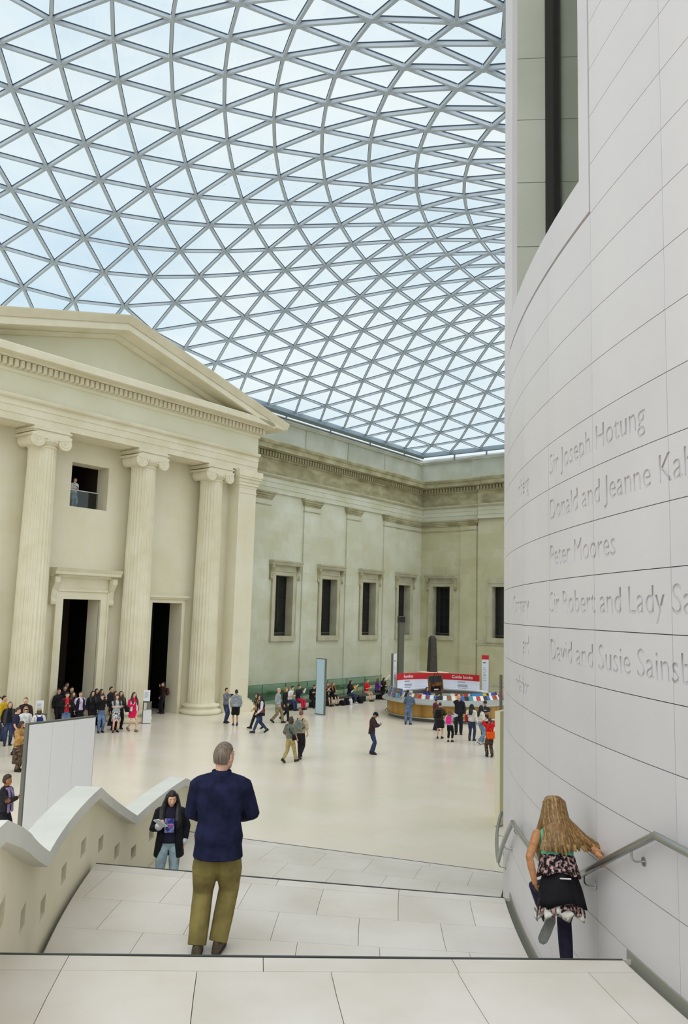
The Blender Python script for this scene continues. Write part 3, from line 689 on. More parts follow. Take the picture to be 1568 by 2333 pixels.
# ---- glass roof: triangulated grid between the drum and the walls -------------------------------------------
RK = [6.924, -11.801, 18.141, -11.43, 1.187, 7.407, -8.561, 0.359, 2.059, 1.484, -1.242, -1.056, 0.599, 1.134, -2.267, -0.684, 0.431, -1.064, -0.944, 0.173, -1.405, 0.071, 1.564, 1.694, -0.684, 1.025, 2.032, -2.086, -1.643, 0.362]
def roof_grid(HP=12, HL=17, YC=28, cs=22.6, cn=10.5, Rc=19.4, S1=53.56, N0=-33.6):
    N1 = N0 + 2 * (cn - N0) * .93; S0 = 2 * cs - S1
    B = []; i = y = 0
    for cnt, p, q, dy in ((HP, (cs, N0), (S1, N0), -1), (HL, (S1, N0), (S1, cn), 1), (HL, (S1, cn), (S1, N1), -1), (HP, (S1, N1), (cs, N1), 1),
                          (HP, (cs, N1), (S0, N1), -1), (HL, (S0, N1), (S0, cn), 1), (HL, (S0, cn), (S0, N0), -1), (HP, (S0, N0), (cs, N0), 1)):
        for k in range(cnt):
            B.append((i, y, p[0] + (q[0] - p[0]) * k / cnt, p[1] + (q[1] - p[1]) * k / cnt)); i += 1; y += dy
    NI = i; nodes = {}; fix = {}
    for (i, y, s, n) in B:
        top = YC if (YC - i) % 2 == 0 else YC + 1
        for yy in range(y, top + 1, 2): nodes[(i, yy)] = len(nodes)
        fix[(i, y)] = (s, n); a = 2 * math.pi * i / NI; fix[(i, top)] = (cs + Rc * math.sin(a), cn - Rc * math.cos(a))
    Mn = len(nodes); A = np.zeros((Mn, Mn)); b = np.zeros((Mn, 2))
    for (i, y), d in nodes.items():
        if (i, y) in fix: A[d, d] = 1; b[d] = fix[(i, y)]; continue
        for di, dy, ww in ((0, 2, 1), (0, -2, 1), (1, 1, .6), (1, -1, .6), (-1, 1, .6), (-1, -1, .6)):
            k = ((i + di) % NI, y + dy)
            if k in nodes: A[d, d] += ww; A[d, nodes[k]] -= ww
    return nodes, np.linalg.solve(A, b), {(q[0], q[1]) for q in B}, NI
def roof_point(s0, n0):
    x = min(max((s0 - 22.6) / 20, -.54), 1.548); y = min(max((n0 + 33.6) / 20, 0), 1.06); g = y * (1.548 - x)
    T = [x ** a * y ** b for a in range(4) for b in range(4 - a)]
    return (s0 + g * sum(c * t for c, t in zip(RK[10:20], T)), n0 + g * sum(c * t for c, t in zip(RK[20:30], T)), 18.2 + g * sum(c * t for c, t in zip(RK[:10], T)))
nodes, XY, BND, NI = roof_grid()
FRI = FR.to_3x3()
PT = {}
for k, d in nodes.items():
    s0, n0 = XY[d]
    if n0 > 2 or s0 < -2: continue
    s, n, z = roof_point(s0, n0); PT[k] = FRI @ Vector((s, -n, z))
C = Vector((0, 0, EYE))
def screen(p):
    d = p - C; z = d.dot(_fw); return (784 + FPX * d.dot(_r2) / z, 1166.5 - FPX * d.dot(_u2) / z, z) if z > .5 else None
def visible(ps):
    q = [screen(p) for p in ps]
    return any(c and -30 < c[0] < 1160 and -30 < c[1] < 1060 for c in q)
ceil = tag(empty('ceiling'), kind='structure')
beams = []; panes = []
for (i, y) in PT:
    for di, dy in ((0, 2), (1, 1), (1, -1)):
        k = ((i + di) % NI, y + dy)
        if k in PT and not ((i, y) in BND and k in BND): beams.append((PT[(i, y)], PT[k]))
    for tri in (((i, y), ((i + 1) % NI, y + 1), (i, y + 2)), ((i, y), ((i - 1) % NI, y + 1), (i, y + 2))):
        if all(t in PT for t in tri): panes.append([PT[t] for t in tri])
    a, b, c2 = (i, y), ((i + 1) % NI, y - 1), ((i + 1) % NI, y + 1)
def rank(ps):
    q = [screen(p) for p in ps]
    if any(c is None for c in q) or not visible(ps): return 0
    return max(abs(q[0][0] - q[1][0]) + abs(q[0][1] - q[1][1]), 1)
beams.sort(key=lambda b: -rank(b)); panes.sort(key=lambda b: -rank(b))
def beam_verts(p, q, w, h, up0):
    d = (q - p).normalized(); sd = d.cross(Vector((0, 0, 1))).normalized(); u = sd.cross(d)
    return [p + sd * x + u * z for x, z in ((-w / 2, up0), (w / 2, up0), (w / 2, up0 + h), (-w / 2, up0 + h))], [q + sd * x + u * z for x, z in ((-w / 2, up0), (w / 2, up0), (w / 2, up0 + h), (-w / 2, up0 + h))]
ub = MB().box(0, 1, -.045, .045, -.11, 0); ub.cur = 1; ub.box(0, 1, -.06, .06, 0, .03)
beam_me = ub.mesh('roof_beam', [M['roofsteel'], M['gasket']])
rest = MB()
for n_, (p, q) in enumerate(beams):
    if n_ < 300 and rank((p, q)) > 0:
        d = (q - p); L = d.length; d.normalize(); sd = Vector((0, 0, 1)).cross(d).normalized(); u = d.cross(sd)
        mw = Matrix(((d.x * L, sd.x, u.x, p.x), (d.y * L, sd.y, u.y, p.y), (d.z * L, sd.z, u.z, p.z), (0, 0, 0, 1)))
        obj('roof_beam', beam_me, parent=ceil, mw=mw)
    else:
        rest.cur = 0; rest.loft(list(beam_verts(p, q, .09, .11, -.11))); rest.cur = 1; rest.loft(list(beam_verts(p, q, .12, .03, 0)))
tag(obj('roof_beams', rest, [M['roofsteel'], M['gasket']], ceil), kind='stuff')
restp = MB()
for n_, t in enumerate(panes):
    c = (t[0] + t[1] + t[2]) / 3; tt = [c + (p - c) * .97 for p in t]
    rings = [[tuple(p + Vector((0, 0, .015))) for p in tt], [tuple(p + Vector((0, 0, .033))) for p in tt]]
    if n_ < 300 and rank(t) > 0: obj('pane', MB().loft(rings), M['roofglass'], ceil)
    else: restp.loft(rings)
tag(obj('panes', restp, M['roofglass'], ceil), kind='stuff')
node = MB()
for p in PT.values():
    if visible([p]): node.lathe([(.05, -.13), (.11, -.12), (.11, 0), (.05, .03)], 0, 0, 6); node.v[-24:] = [tuple(Vector(v) + p) for v in node.v[-24:]]
tag(obj('roof_nodes', node, M['roofsteel'], ceil), kind='stuff')
# eaves beam along the walls, standing on short posts
ev = MB(); ev.loft([[(12.4, 33.32, 17.98), (12.4, 33.75, 17.9), (12.4, 33.75, 18.28), (12.4, 33.42, 18.30)], [(53.62, 33.32, 17.98), (54.0, 33.75, 17.9), (54.0, 33.75, 18.28), (53.62, 33.42, 18.30)]])
e = obj('eaves_beam', ev, M['eavesteel'], ceil); e.matrix_world = FR
ev = MB(); ev.loft([[(53.86, 33.5, 17.98), (53.52, 33.38, 17.98), (53.60, 33.4, 18.30), (53.9, 33.5, 18.28)], [(53.86, 8, 17.98), (53.52, 8, 17.98), (53.60, 8, 18.30), (53.9, 8, 18.28)]])
e = obj('eaves_beam', ev, M['eavesteel'], ceil); e.matrix_world = FR
for s in (37.6, 42.2, 46.9, 51.5):
    e = obj('eaves_post', MB().box(s, s + .08, 33.9, 33.98, 17.7, 18.1), M['eavesteel'], ceil); e.matrix_world = FR
for y in (31.0, 28.2):
    e = obj('eaves_post', MB().box(54.3, 54.4, y, y + .12, 17.7, 18.1), M['eavesteel'], ceil); e.matrix_world = FR
e = obj('eaves_flashing', MB().box(33, 54.6, 33.95, 35.1, 17.86, 17.9).box(54.35, 55.4, 8, 33.95, 17.74, 17.9), M['white'], ceil); e.matrix_world = FR
# ================================================================ THINGS IN THE COURT
def W(s, m, z=0.0):                    # facade coordinates to world
    v = FR @ Vector((s, m, z)); return v.x, v.y, v.z
# handrail on the drum wall
RAIL = [(199, 5.15), (197.6, 5.15), (192.9, 4.30), (187.5, 4.30), (182.6, 3.53), (176.6, 3.53), (171.7, 2.72), (164.0, 2.72), (159, 2.1)]
def zr(a):
    for (a1, z1), (a0, z0) in zip(RAIL, RAIL[1:]):
        if a0 <= a <= a1: return z0 + (z1 - z0) * (a - a0) / (a1 - a0)
rail = tag(empty('handrail'), 'stainless steel handrail bracketed to the curved white wall', 'handrail')
pts = []
for (a1, z1), (a0, z0) in zip(RAIL, RAIL[1:]):
    n = max(1, int((a1 - a0) / .6))
    for k in range(n): pts.append(pol(R0 + .082, a1 + (a0 - a1) * k / n, z1 + (z0 - z1) * k / n))
pts.append(pol(R0 + .082, *RAIL[-1]))
obj('rail', MB().tube(pts, .0235, 12), M['steel'], rail, sharp=50)
for a in (195, 191.3, 188.9, 186.55, 184.1, 181.6, 179.3, 176.95, 174.5, 172.0, 169.6, 167):
    z = zr(a)
    b = obj('bracket', MB().tube([pol(R0 + .082, a, z - .02), pol(R0 + .082, a, z - .055), pol(R0 + .074, a, z - .075), pol(R0 + .055, a, z - .085), pol(R0, a, z - .085)], .007, 6), M['steel'], rail)
    c, s_ = math.cos(math.radians(a)), math.sin(math.radians(a)); P0 = Vector(pol(R0, a, z - .085)); tx = Vector((-s_, c, 0)); rx = Vector((c, s_, 0))
    obj('plate', MB().loft([[tuple(P0 + rx * d + (tx * math.cos(q) + Vector((0, 0, 1)) * math.sin(q)) * .028) for q in np.linspace(0, 2 * math.pi, 13)[:-1]] for d in (-.002, .006)]), M['steel'], b)
sk = tag(empty('wall_socket', at(*pol(R0, 179.0, 2.93), 179.0)), 'small grey flush socket plate low on the curved white wall', 'socket')
obj('plate', MB().box(-.004, .006, -.055, .055, -.04, .04), M['grey'], sk); obj('cover', MB().box(.004, .010, -.035, .035, -.024, .024), M['white'], sk)

# free standing panels
def board(name, label, x, y, deg, w, t, h, face, edge, seams=0, cat='panel', z0=.0):
    r = tag(empty(name, at(x, y, 0, deg)), label, cat)
    f = MB(); e = .035
    f.box(0, w, 0, t, 0, .06).box(0, w, 0, t, h - e, h).box(0, e, 0, t, .06, h - e).box(w - e * .4, w, 0, t, .06, h - e)
    obj('frame', f, edge, r)
    n = seams + 1; ww = (w - e * 1.4) / n
    for k in range(n): obj('panel', MB().box(e + k * ww + .003, e + (k + 1) * ww - .003, -.012, t + .012, .06, h - e), face, r)
    return r
board('display_panel', 'tall white free-standing display panel behind the zig-zag parapet', -6.62, 17.55, math.degrees(math.atan2(.83, .55)), 1.80, .115, 3.0, M['white'], M['grey'], 2)
M['paleblue'] = mat('pale blue translucent panel', (176, 204, 220), .3, .5)
board('totem', 'tall pale blue totem with dark edge standing in the court', -1.27, 44.56, math.degrees(math.atan2(-.46, .47)), .66, .14, 3.0, M['paleblue'], M['grey'], 0, 'totem')
M['cream'] = mat('cream painted board', (222, 216, 188), .6, .3); M['ochre'] = mat('ochre shaded board', (206, 200, 160), .6, .3)  # second tone is the same cream slab with shade mixed into its colour
pr = tag(empty('end_panel', at(4.36, 22.08, 0, 56)), 'cream free-standing slab beyond the end of the curved wall', 'panel')
obj('face', MB().box(.012, 1.5, .0, .145, .03, 3.0), M['ochre'], pr); obj('edge', MB().box(.0, .012, -.002, .147, .03, 3.0), M['cream'], pr); obj('foot', MB().box(.02, 1.4, .02, .125, 0, .03), M['grey'], pr)
pp = tag(empty('sign_post', at(6.55, 33.0)), 'slim dark sign post half hidden by the curved wall', 'post')
obj('blade', MB().box(-.03, .03, -.15, .15, .03, 3.2), M['grey'], pp); obj('foot', MB().box(-.1, .1, -.2, .2, 0, .03), M['grey'], pp)

# little showcases with a notice, by the portico
M['notice'] = mat('printed notice', (228, 228, 234), .5, .3); M['print'] = mat('grey print', (120, 120, 126), .6, .2)
def showcase(x, y, deg, label):
    r = tag(empty('showcase', at(x, y, 0, deg)), label, 'showcase')
    obj('plinth', MB().box(-.2, .2, -.2, .2, .03, .62), M['white'], r); obj('foot', MB().box(-.18, .18, -.18, .18, 0, .03), M['grey'], r)
    g = obj('case', MB().box(-.18, .18, -.18, .18, .62, .98), M['clearglass'], r)
    fr_ = MB()
    for sx in (-.185, .185):
        for sy in (-.185, .185): fr_.box(sx - .01, sx + .01, sy - .01, sy + .01, .62, 1.0)
    fr_.box(-.2, .2, -.2, .2, .98, 1.0); obj('case_frame', fr_, M['grey'], r)
    obj('post', MB().box(-.21, -.185, -.22, -.2, 0, 1.05).box(-.21, .1, -.22, -.2, 1.02, 1.05), M['black'], r)
    n = obj('notice', MB().box(-.2, .1, -.225, -.21, 1.05, 1.57), M['notice'], r)
    p = MB()
    for k in range(6): p.box(-.16, .04 - .02 * (k % 3), -.229, -.225, 1.46 - .05 * k, 1.472 - .05 * k)
    tag(obj('print', p, M['print'], n), kind='stuff')
showcase(-9.2, 39.42, 12, 'white showcase with a notice beside the second dark doorway')
showcase(-12.35, 34.1, 12, 'showcase with a notice beside the nearest portico column, behind the crowd')

# tall lamp column and dark obelisk near the corner
lc = tag(empty('lamp_column', at(3.88, 52.0, 0, 15)), 'tall slim grey column with a black lamp box on top', 'column')
obj('shaft', MB().box(-.17, .17, -.17, .17, .05, 4.98), mat('grey green column paint', (92, 94, 80), .6, .3), lc); obj('lamp_box', MB().box(-.19, .19, -.19, .19, 4.98, 5.36), M['black'], lc)
obj('lamp_rim', MB().box(-.20, .20, -.20, .20, 5.36, 5.40).box(-.20, .20, -.20, .20, 4.94, 4.98), M['grey'], lc); obj('foot', MB().box(-.25, .25, -.25, .25, 0, .05), M['grey'], lc)
ob = tag(empty('obelisk', at(6.05, 53.2, 0, 20)), 'dark tapering stone obelisk on a cream plinth behind the kiosk', 'obelisk')
M['basalt'] = noise_mat('dark basalt', (52, 48, 44), (66, 62, 56), 4, .6, .3)
obj('shaft', MB().loft([[(-.26, -.26, 1.84), (.26, -.26, 1.84), (.26, .26, 1.84), (-.26, .26, 1.84)], [(-.19, -.19, 4.02), (.19, -.19, 4.02), (.19, .19, 4.02), (-.19, .19, 4.02)], [(-.10, -.10, 4.17), (.10, -.10, 4.17), (.10, .10, 4.17), (-.10, .10, 4.17)]]), M['basalt'], ob)
obj('plinth', MB().box(-1.0, 1.0, -.8, .8, 0, 1.55).box(-.85, .85, -.7, .7, 1.55, 1.84), M['cream'], ob)

# ramp with green glass balustrades along the far wall
ramp = tag(empty('ramp', FR), 'stone ramp with green glass balustrades along the weathered wall', 'ramp')
rs = MB(); rs.loft([[(33.9, 32.35, 0), (33.9, 33.55, 0), (33.9, 33.55, .02), (33.9, 32.35, .02)], [(48.6, 32.35, 0), (48.6, 33.55, 0), (48.6, 33.55, .5), (48.6, 32.35, .5)]])
obj('ramp_bed', rs, M['window_stone'], ramp); obj('ramp_kerb', MB().box(33.9, 48.6, 33.5, 33.62, 0, .3).box(35.9, 48.6, 32.16, 32.26, 0, .14), mat('green grey ramp kerb', (120, 134, 122), .5, .4), ramp)
M['railgreen'] = mat('green glass edge', (84, 128, 112), .25, .5)
for k in range(7):
    a = 33.9 + k * 2.1; obj('glass_panel', MB().box(a + .01, a + 2.09, 33.58, 33.6, .12, 1.06), M['greenglass'], ramp); obj('post', MB().box(a, a + .03, 33.56, 33.62, 0, 1.08), M['railgreen'], ramp)
for k in range(6):
    a = 36.0 + k * 2.1; obj('glass_panel', MB().box(a + .01, a + 2.09, 32.2, 32.22, .05, .88), M['greenglass'], ramp); obj('post', MB().box(a, a + .03, 32.18, 32.24, 0, .9), M['railgreen'], ramp)
obj('glass_panel', MB().loft([[(33.9, 33.56, .05), (33.9, 33.58, .05), (33.9, 33.58, 1.06), (33.9, 33.56, 1.06)], [(36.0, 32.2, .05), (36.0, 32.22, .05), (36.0, 32.22, .88), (36.0, 32.2, .88)]]), M['greenglass'], ramp)
obj('top_rail', MB().box(33.9, 48.6, 33.56, 33.62, 1.06, 1.09), M['railgreen'], ramp); obj('top_rail', MB().box(36, 48.6, 32.18, 32.24, .88, .91), M['railgreen'], ramp)
sr = tag(empty('step_rail', FR), 'short bright steel rail beside the bench end near the kiosk', 'handrail')
obj('rail', MB().tube([(46.2, 31.9, .72), (47.4, 32.1, 1.25)], .03), M['white'], sr); obj('post', MB().tube([(46.3, 31.9, 0), (46.3, 31.9, .74)], .02), M['steel'], sr); obj('post', MB().tube([(47.3, 32.1, 0), (47.3, 32.1, 1.2)], .02), M['steel'], sr)
sr = tag(empty('step_rail', FR), 'short bright steel rail slanting beside the seated man in red', 'handrail')
obj('rail', MB().tube([(41.2, 30.9, .45), (42.2, 31.0, .95)], .03), M['white'], sr); obj('post', MB().tube([(41.3, 30.9, 0), (41.3, 30.9, .5)], .02), M['steel'], sr); obj('post', MB().tube([(42.1, 31.0, 0), (42.1, 31.0, .9)], .02), M['steel'], sr)
BL = ['dark stone bench below the glass ramp, nearest the portico', 'dark stone bench below the glass ramp, behind the pale blue totem', 'dark stone bench below the glass ramp, nearest the kiosk']
for k, s0 in enumerate((34.3, 37.7, 41.1)):
    b = tag(empty('bench', FR @ Matrix.Translation((s0, 30.35, 0))), BL[k], 'bench', 'stone benches below the ramp')
    obj('seat', MB().box(0, 3.25, -.28, .28, .34, .46), M['bench'], b)
    for x in (.05, 2.5): obj('support', MB().box(x, x + .7, -.24, .24, 0, .34), M['black'], b)
M['bag'] = mat('black bag fabric', (24, 24, 28), .8, .2)
def bag(name, x, y, deg, w, d, h, m, label, cat='bag', strap=True, z=0.0, pocket=True):
    r = tag(empty(name, at(x, y, z, deg)), label, cat); n = 14; rings = []
    for t, k in ((0, .72), (.06, .92), (.3, 1.0), (.7, .96), (.9, .8), (1.0, .45)):
        rings.append([(w / 2 * k * math.copysign(abs(math.cos(a)) ** .6, math.cos(a)), d / 2 * k * math.copysign(abs(math.sin(a)) ** .6, math.sin(a)), t * h) for a in np.linspace(0, 2 * math.pi, n + 1)[:-1]])
    obj('body', MB().loft(rings), m, r, sharp=60)
    if pocket: obj('pocket', MB().box(-w * .32, w * .32, -d / 2 - .02, -d / 2 + .03, h * .12, h * .5), m, r)
    if strap: obj('strap', MB().tube([(w * .3 * math.cos(a), 0, h * .92 + .09 * math.sin(a)) for a in np.linspace(0, math.pi, 7)], .012, 5), m, r)
    return r
for i, (s, lab, m) in enumerate(((38.95, 'black bag on the floor beside the seated women, nearest them', M['bag']), (39.35, 'black bag on the floor, middle of three below the ramp', M['bag']), (40.75, 'small black bag beside the seated woman with the yellow top', M['bag']))):
    x, y, _ = W(s, 29.75); bag('bag', x, y, 322, .42, .26, .30, m, lab)
x, y, _ = W(39.72, 29.72); bag('bag', x, y, 322, .26, .18, .34, M['white'], 'white bag on the floor between black bags below the ramp')

# ---- round information kiosk
KX, KY = 6.0, 45.5
M['oak'] = noise_mat('honey oak panelling', (150, 112, 42), (178, 138, 60), 2.5, .35, .4, stretch=(1, 1, .25), detail=5)
M['counter'] = mat('grey counter top', (150, 152, 148), .35, .5); M['red'] = mat('red sign band', (196, 30, 38), .45, .4); M['signwhite'] = mat('white sign face', (222, 226, 236), .45, .4)
kio = tag(empty('information_kiosk', at(KX, KY)), 'round oak information kiosk with grey counter and red and white sign', 'kiosk')
def ring(r0, r1, z0, z1, a0=0, a1=360, seg=64): return MB().arc(0, 0, r0, r1, a0, a1, z0, z1, seg)
obj('plinth', ring(3.05, 3.2, 0, .2), M['grey'], kio)
for k in range(24): obj('oak_panel', MB().arc(0, 0, 3.1, 3.3, k * 15 + .12, k * 15 + 14.88, .2, .86, 4), M['oak'], kio)
obj('foot_rail', MB().tube([(3.40 * math.cos(a), 3.40 * math.sin(a), .2) for a in np.linspace(0, 2 * math.pi, 65)], .03, 6), M['steel'], kio, sharp=50)
cnt = MB(); n = 72
cnt.loft([[(r * math.cos(a), r * math.sin(a), z) for r, z in ((2.55, 1.12), (2.55, 1.2), (3.0, 1.2), (3.55, .97), (3.6, .90), (3.3, .86), (2.9, .86))] for a in np.linspace(0, 2 * math.pi, n + 1)], caps=False)
obj('counter', cnt, M['counter'], kio); obj('inner_face', ring(2.5, 2.6, 0, 1.15), M['grey'], kio)
obj('inner_desk', MB().arc(0, 0, 1.1, 2.05, 20, 165, .95, 1.02, 30).arc(0, 0, 1.85, 2.05, 20, 165, 0, .95, 30), M['counter'], kio)
obj('white_shelf', MB().arc(0, 0, 2.55, 2.95, 30, 165, 1.2, 1.26, 30), M['signwhite'], kio)
sg = obj('sign_face', MB().arc(0, 0, 3.0, 3.05, 44, 151, 1.08, 1.74, 40), M['signwhite'], kio); sr_ = obj('sign_band', MB().arc(0, 0, 2.99, 3.06, 44, 151, 1.74, 2.10, 40), M['red'], kio)
def sign_text(body, size, amid, z, m, parent, nm='lettering', r=2.985):
    vs, fs = text_mb(body, size, align='CENTER', extrude=.004)
    mb = MB(); mb.add([((r - v[2]) * math.cos(math.radians(amid) - v[0] / r), (r - v[2]) * math.sin(math.radians(amid) - v[0] / r), z + v[1]) for v in vs], fs)
    return obj(nm, mb, m, parent)
M['textwhite'] = mat('white lettering', (240, 240, 240), .5, .3)
sign_text('Families', .25, 131, 1.84, M['textwhite'], sr_); sign_text('Guide books', .25, 64.5, 1.84, M['textwhite'], sr_)
for am, w in ((131, .5), (64, .55)):
    p = MB()
    for k, (zz, ww) in enumerate(((1.62, .45), (1.47, .62), (1.42, .58), (1.37, .62), (1.27, .5), (1.22, .3))):
        h = math.degrees(.31 / 3) ; p.arc(0, 0, 2.985, 2.995, am + h - math.degrees(ww / 3), am + h, zz, zz + (.035 if k == 0 else .016), 4)
    tag(obj('print', p, M['print'], sg), kind='stuff')
pf = tag(empty('framed_picture', at(KX - .35, KY + 1.9, 1.05, 2)), 'framed brown group picture on an easel inside the kiosk', 'picture')
tilt = Matrix.Rotation(math.radians(-8), 4, 'X') @ Matrix.Rotation(math.radians(-4), 4, 'Y')
M['canvas'] = noise_mat('dark varnished picture', (46, 30, 18), (150, 92, 40), 5, .4, .4, lo=.4, hi=.7)
o = obj('frame', MB().box(-.44, .44, -.03, .03, 0, .05).box(-.44, .44, -.03, .03, .95, 1.0).box(-.44, -.38, -.03, .03, .05, .95).box(.38, .44, -.03, .03, .05, .95), mat('bronze picture frame', (110, 84, 44), .4, .5), pf, mw=tilt)
obj('canvas', MB().box(-.38, .38, -.01, .02, .05, .6), M['canvas'], pf, mw=tilt); obj('dark_sky', MB().box(-.38, .38, -.01, .02, .6, .95), mat('dark upper picture', (50, 50, 56), .5, .3), pf, mw=tilt)
fg = MB()
for x, z, w in ((-.2, .25, .1), (-.02, .28, .1), (.16, .26, .1)): fg.loft([[(x + w * k * math.cos(a), -.016, z + .16 * q + .0 * a) for a in np.linspace(0, 2 * math.pi, 7)[:-1]] for k, q in ((.9, -1), (1, 0), (.5, .8))])
obj('figures', fg, mat('painted dark figures', (24, 20, 18), .5, .3), pf, mw=tilt); obj('white_cloth', MB().box(-.12, .14, -.02, -.01, .16, .22), M['white'], pf, mw=tilt)
ea = MB()
for x in (-.3, .3): ea.tube([(x, .08, 0.06), (x * .25, .06, 1.2)], .014, 5)
ea.tube([(0, .4, .0), (0, .08, 1.1)], .014, 5); ea.box(-.32, .32, -.05, .10, -.03, .0); obj('easel', ea, M['dim_brown'], pf)
def tot(x, y, deg, label, cap):
    r = tag(empty('sign_totem', at(x, y, 0, deg)), label, 'sign')
    obj('blade', MB().box(-.2, .2, -.06, .08, .0, 3.24), M['grey'], r); obj('face', MB().box(-.2 + .005, .2, -.09, -.06, .06, 3.0 if cap else 3.24), M['signwhite'], r)
    if cap: obj('cap', MB().box(-.205, .2, -.092, -.06, 3.0, 3.25), M['red'], r)
    p = MB()
    for k in range(9): p.box(-.12, .02 + .03 * (k % 3), -.093, -.09, 2.5 - .09 * k, 2.52 - .09 * k)
    p.box(-.13, .03, -.093, -.09, 2.78, 2.85); tag(obj('print', p, M['print'], r), kind='stuff')
tot(KX + 2.62, KY + 2.55, -22, 'white sign totem with a red cap at the right end of the kiosk sign', True)
tot(KX - 2.86, KY + 1.75, 62, 'white sign totem at the left end of the kiosk sign', False)
# stock on the counter
BK = {'red': (190, 40, 44), 'blue': (58, 98, 170), 'white': (226, 224, 218), 'yellow': (214, 186, 40), 'teal': (60, 140, 150), 'black': (30, 30, 32), 'brown': (140, 96, 60), 'pale blue': (120, 170, 210), 'violet': (110, 70, 120)}
bm_ = {k: mat(k + ' book cover', v, .45, .4) for k, v in BK.items()}
book_me = {}
for k in BK:
    mb = MB(); mb.box(-.10, .10, -.012, .012, 0, .27); book_me[k] = mb.mesh('cover', bm_[k])
pg_me = MB().box(-.095, .095, -.008, .008, .004, .268).mesh('pages', mat('book pages', (232, 226, 210), .8, .1))
cnt_ = {}; ORD = ['first ', 'second ', 'third ', 'fourth ', 'fifth ', 'sixth ', 'seventh ', 'eighth ', 'ninth ', 'tenth ', 'eleventh ', 'twelfth ', 'thirteenth ', 'fourteenth ', 'fifteenth ', 'sixteenth ']
def book(a, r, z, colour, tilt_, row):
    mw = at(KX + r * math.cos(math.radians(a)), KY + r * math.sin(math.radians(a)), z, a + 90) @ Matrix.Rotation(math.radians(tilt_), 4, 'X')
    cnt_[(row, colour)] = cnt_.get((row, colour), 0) + 1; nth = ORD[cnt_[(row, colour)] - 1]
    o = tag(obj('guide_book', book_me[colour], mw=mw), '%s%s guide book from the left in the %s of the kiosk' % (nth, colour, row), 'book', 'guide books on the kiosk counter')
    obj('pages', pg_me, parent=o, mw=Matrix.Translation((.006, .0, .006)))
seq = ['white', 'red', 'white', 'black', 'blue', 'white', 'brown', 'red', 'white', 'violet', 'white', 'blue', 'black', 'white', 'brown', 'white', 'yellow', 'blue', 'black', 'teal']
for k in range(34): book(205 + k * 4.3, 3.12, 1.12, seq[k % len(seq)], -28, 'front row')
for k in range(26):
    if not 222 < 214 + k * 5.0 < 266: book(214 + k * 5.0, 2.80, 1.205, seq[(k * 7 + 3) % len(seq)], -14, 'back row')
for t_ in range(2):                     # two-tier rack of leaflets at the left of the counter
    for k in range(9): book(182 + k * 3.7 + t_, 3.30 - t_ * .14, 1.02 + t_ * .26, ['red', 'teal', 'brown', 'blue', 'pale blue', 'red', 'blue', 'pale blue', 'teal'][(k + t_ * 4) % 9], -10, 'upper rack' if t_ else 'lower rack')
rk = tag(empty('leaflet_rack', at(KX, KY)), 'wire leaflet rack at the left end of the kiosk counter', 'rack')
obj('wire', MB().tube([(3.42 * math.cos(a), 3.42 * math.sin(a), 1.17) for a in np.linspace(math.radians(178), math.radians(218), 12)], .012, 5), M['steel'], rk)
obj('wire', MB().tube([(3.26 * math.cos(a), 3.26 * math.sin(a), 1.42) for a in np.linspace(math.radians(178), math.radians(218), 12)], .012, 5), M['steel'], rk)
sb = MB()
for a in (178, 191, 205, 218): c, s_ = math.cos(math.radians(a)), math.sin(math.radians(a)); sb.tube([(3.45 * c, 3.45 * s_, .97), (3.42 * c, 3.42 * s_, 1.17), (3.26 * c, 3.26 * s_, 1.44)], .012, 5)
obj('upright', sb, M['steel'], rk)
def toys(a, r, z, label):
    o = tag(empty('yellow_toy', at(KX + r * math.cos(math.radians(a)), KY + r * math.sin(math.radians(a)), z)), label, 'toy'); ym = mat('bright yellow plush', (230, 206, 30), .8, .2)
    rnd = random.Random(a); mb = MB()
    for k in range(16):
        d = Vector((rnd.uniform(-1, 1), rnd.uniform(-1, 1), rnd.uniform(.1, 1))).normalized(); mb.tube([(0, 0, .1), tuple(d * .12 + Vector((0, 0, .1))), tuple(d * .22 + Vector((0, 0, .06)))], [.03, .035, .008], 5)
    obj('arms', mb, ym, o); obj('stem', MB().box(-.03, .03, -.03, .03, 0, .12), M['black'], o)
toys(252, 2.75, 1.2, 'yellow spiky toy on the kiosk counter near the man in black'); toys(308, 2.75, 1.2, 'yellow spiky toy at the right end of the kiosk counter'); toys(302, 2.85, 1.2, 'yellow spiky toy beside another at the right of the kiosk counter')
tb_ = tag(empty('blue_box', at(KX + 2.85 * math.cos(math.radians(296)), KY + 2.85 * math.sin(math.radians(296)), 1.18, 26)), 'bright blue printed box on the right of the kiosk counter', 'box')
obj('carton', MB().box(-.35, .35, -.08, .08, 0, .3), mat('bright blue card', (60, 140, 200), .5, .3), tb_); obj('band', MB().box(-.3, .2, -.085, -.08, .08, .18), bm_['pale blue'], tb_)
bag('teal_bag', KX + 3.35 * math.cos(math.radians(338)), KY + 3.35 * math.sin(math.radians(338)), 60, .5, .3, .42, mat('teal fabric', (100, 170, 180), .8, .2), 'teal bag on the right end of the kiosk counter', z=1.0)
bag('pink_bag', KX + 3.1 * math.cos(math.radians(334)), KY + 3.1 * math.sin(math.radians(334)), 60, .34, .24, .5, mat('dusty pink fabric', (190, 120, 134), .8, .2), 'dusty pink bag on the right end of the kiosk counter', z=1.1)
tl = tag(empty('till', at(KX - .75, KY - 2.75, 1.2, 15)), 'black till on the kiosk counter beside the leaning visitor', 'till')
obj('body', MB().box(-.2, .2, -.16, .16, 0, .1), M['black'], tl); obj('screen', MB().loft([[(-.17, .02, .1), (.17, .02, .1), (.17, .06, .1), (-.17, .06, .1)], [(-.17, .1, .36), (.17, .1, .36), (.17, .13, .36), (-.17, .13, .36)]]), M['black'], tl)
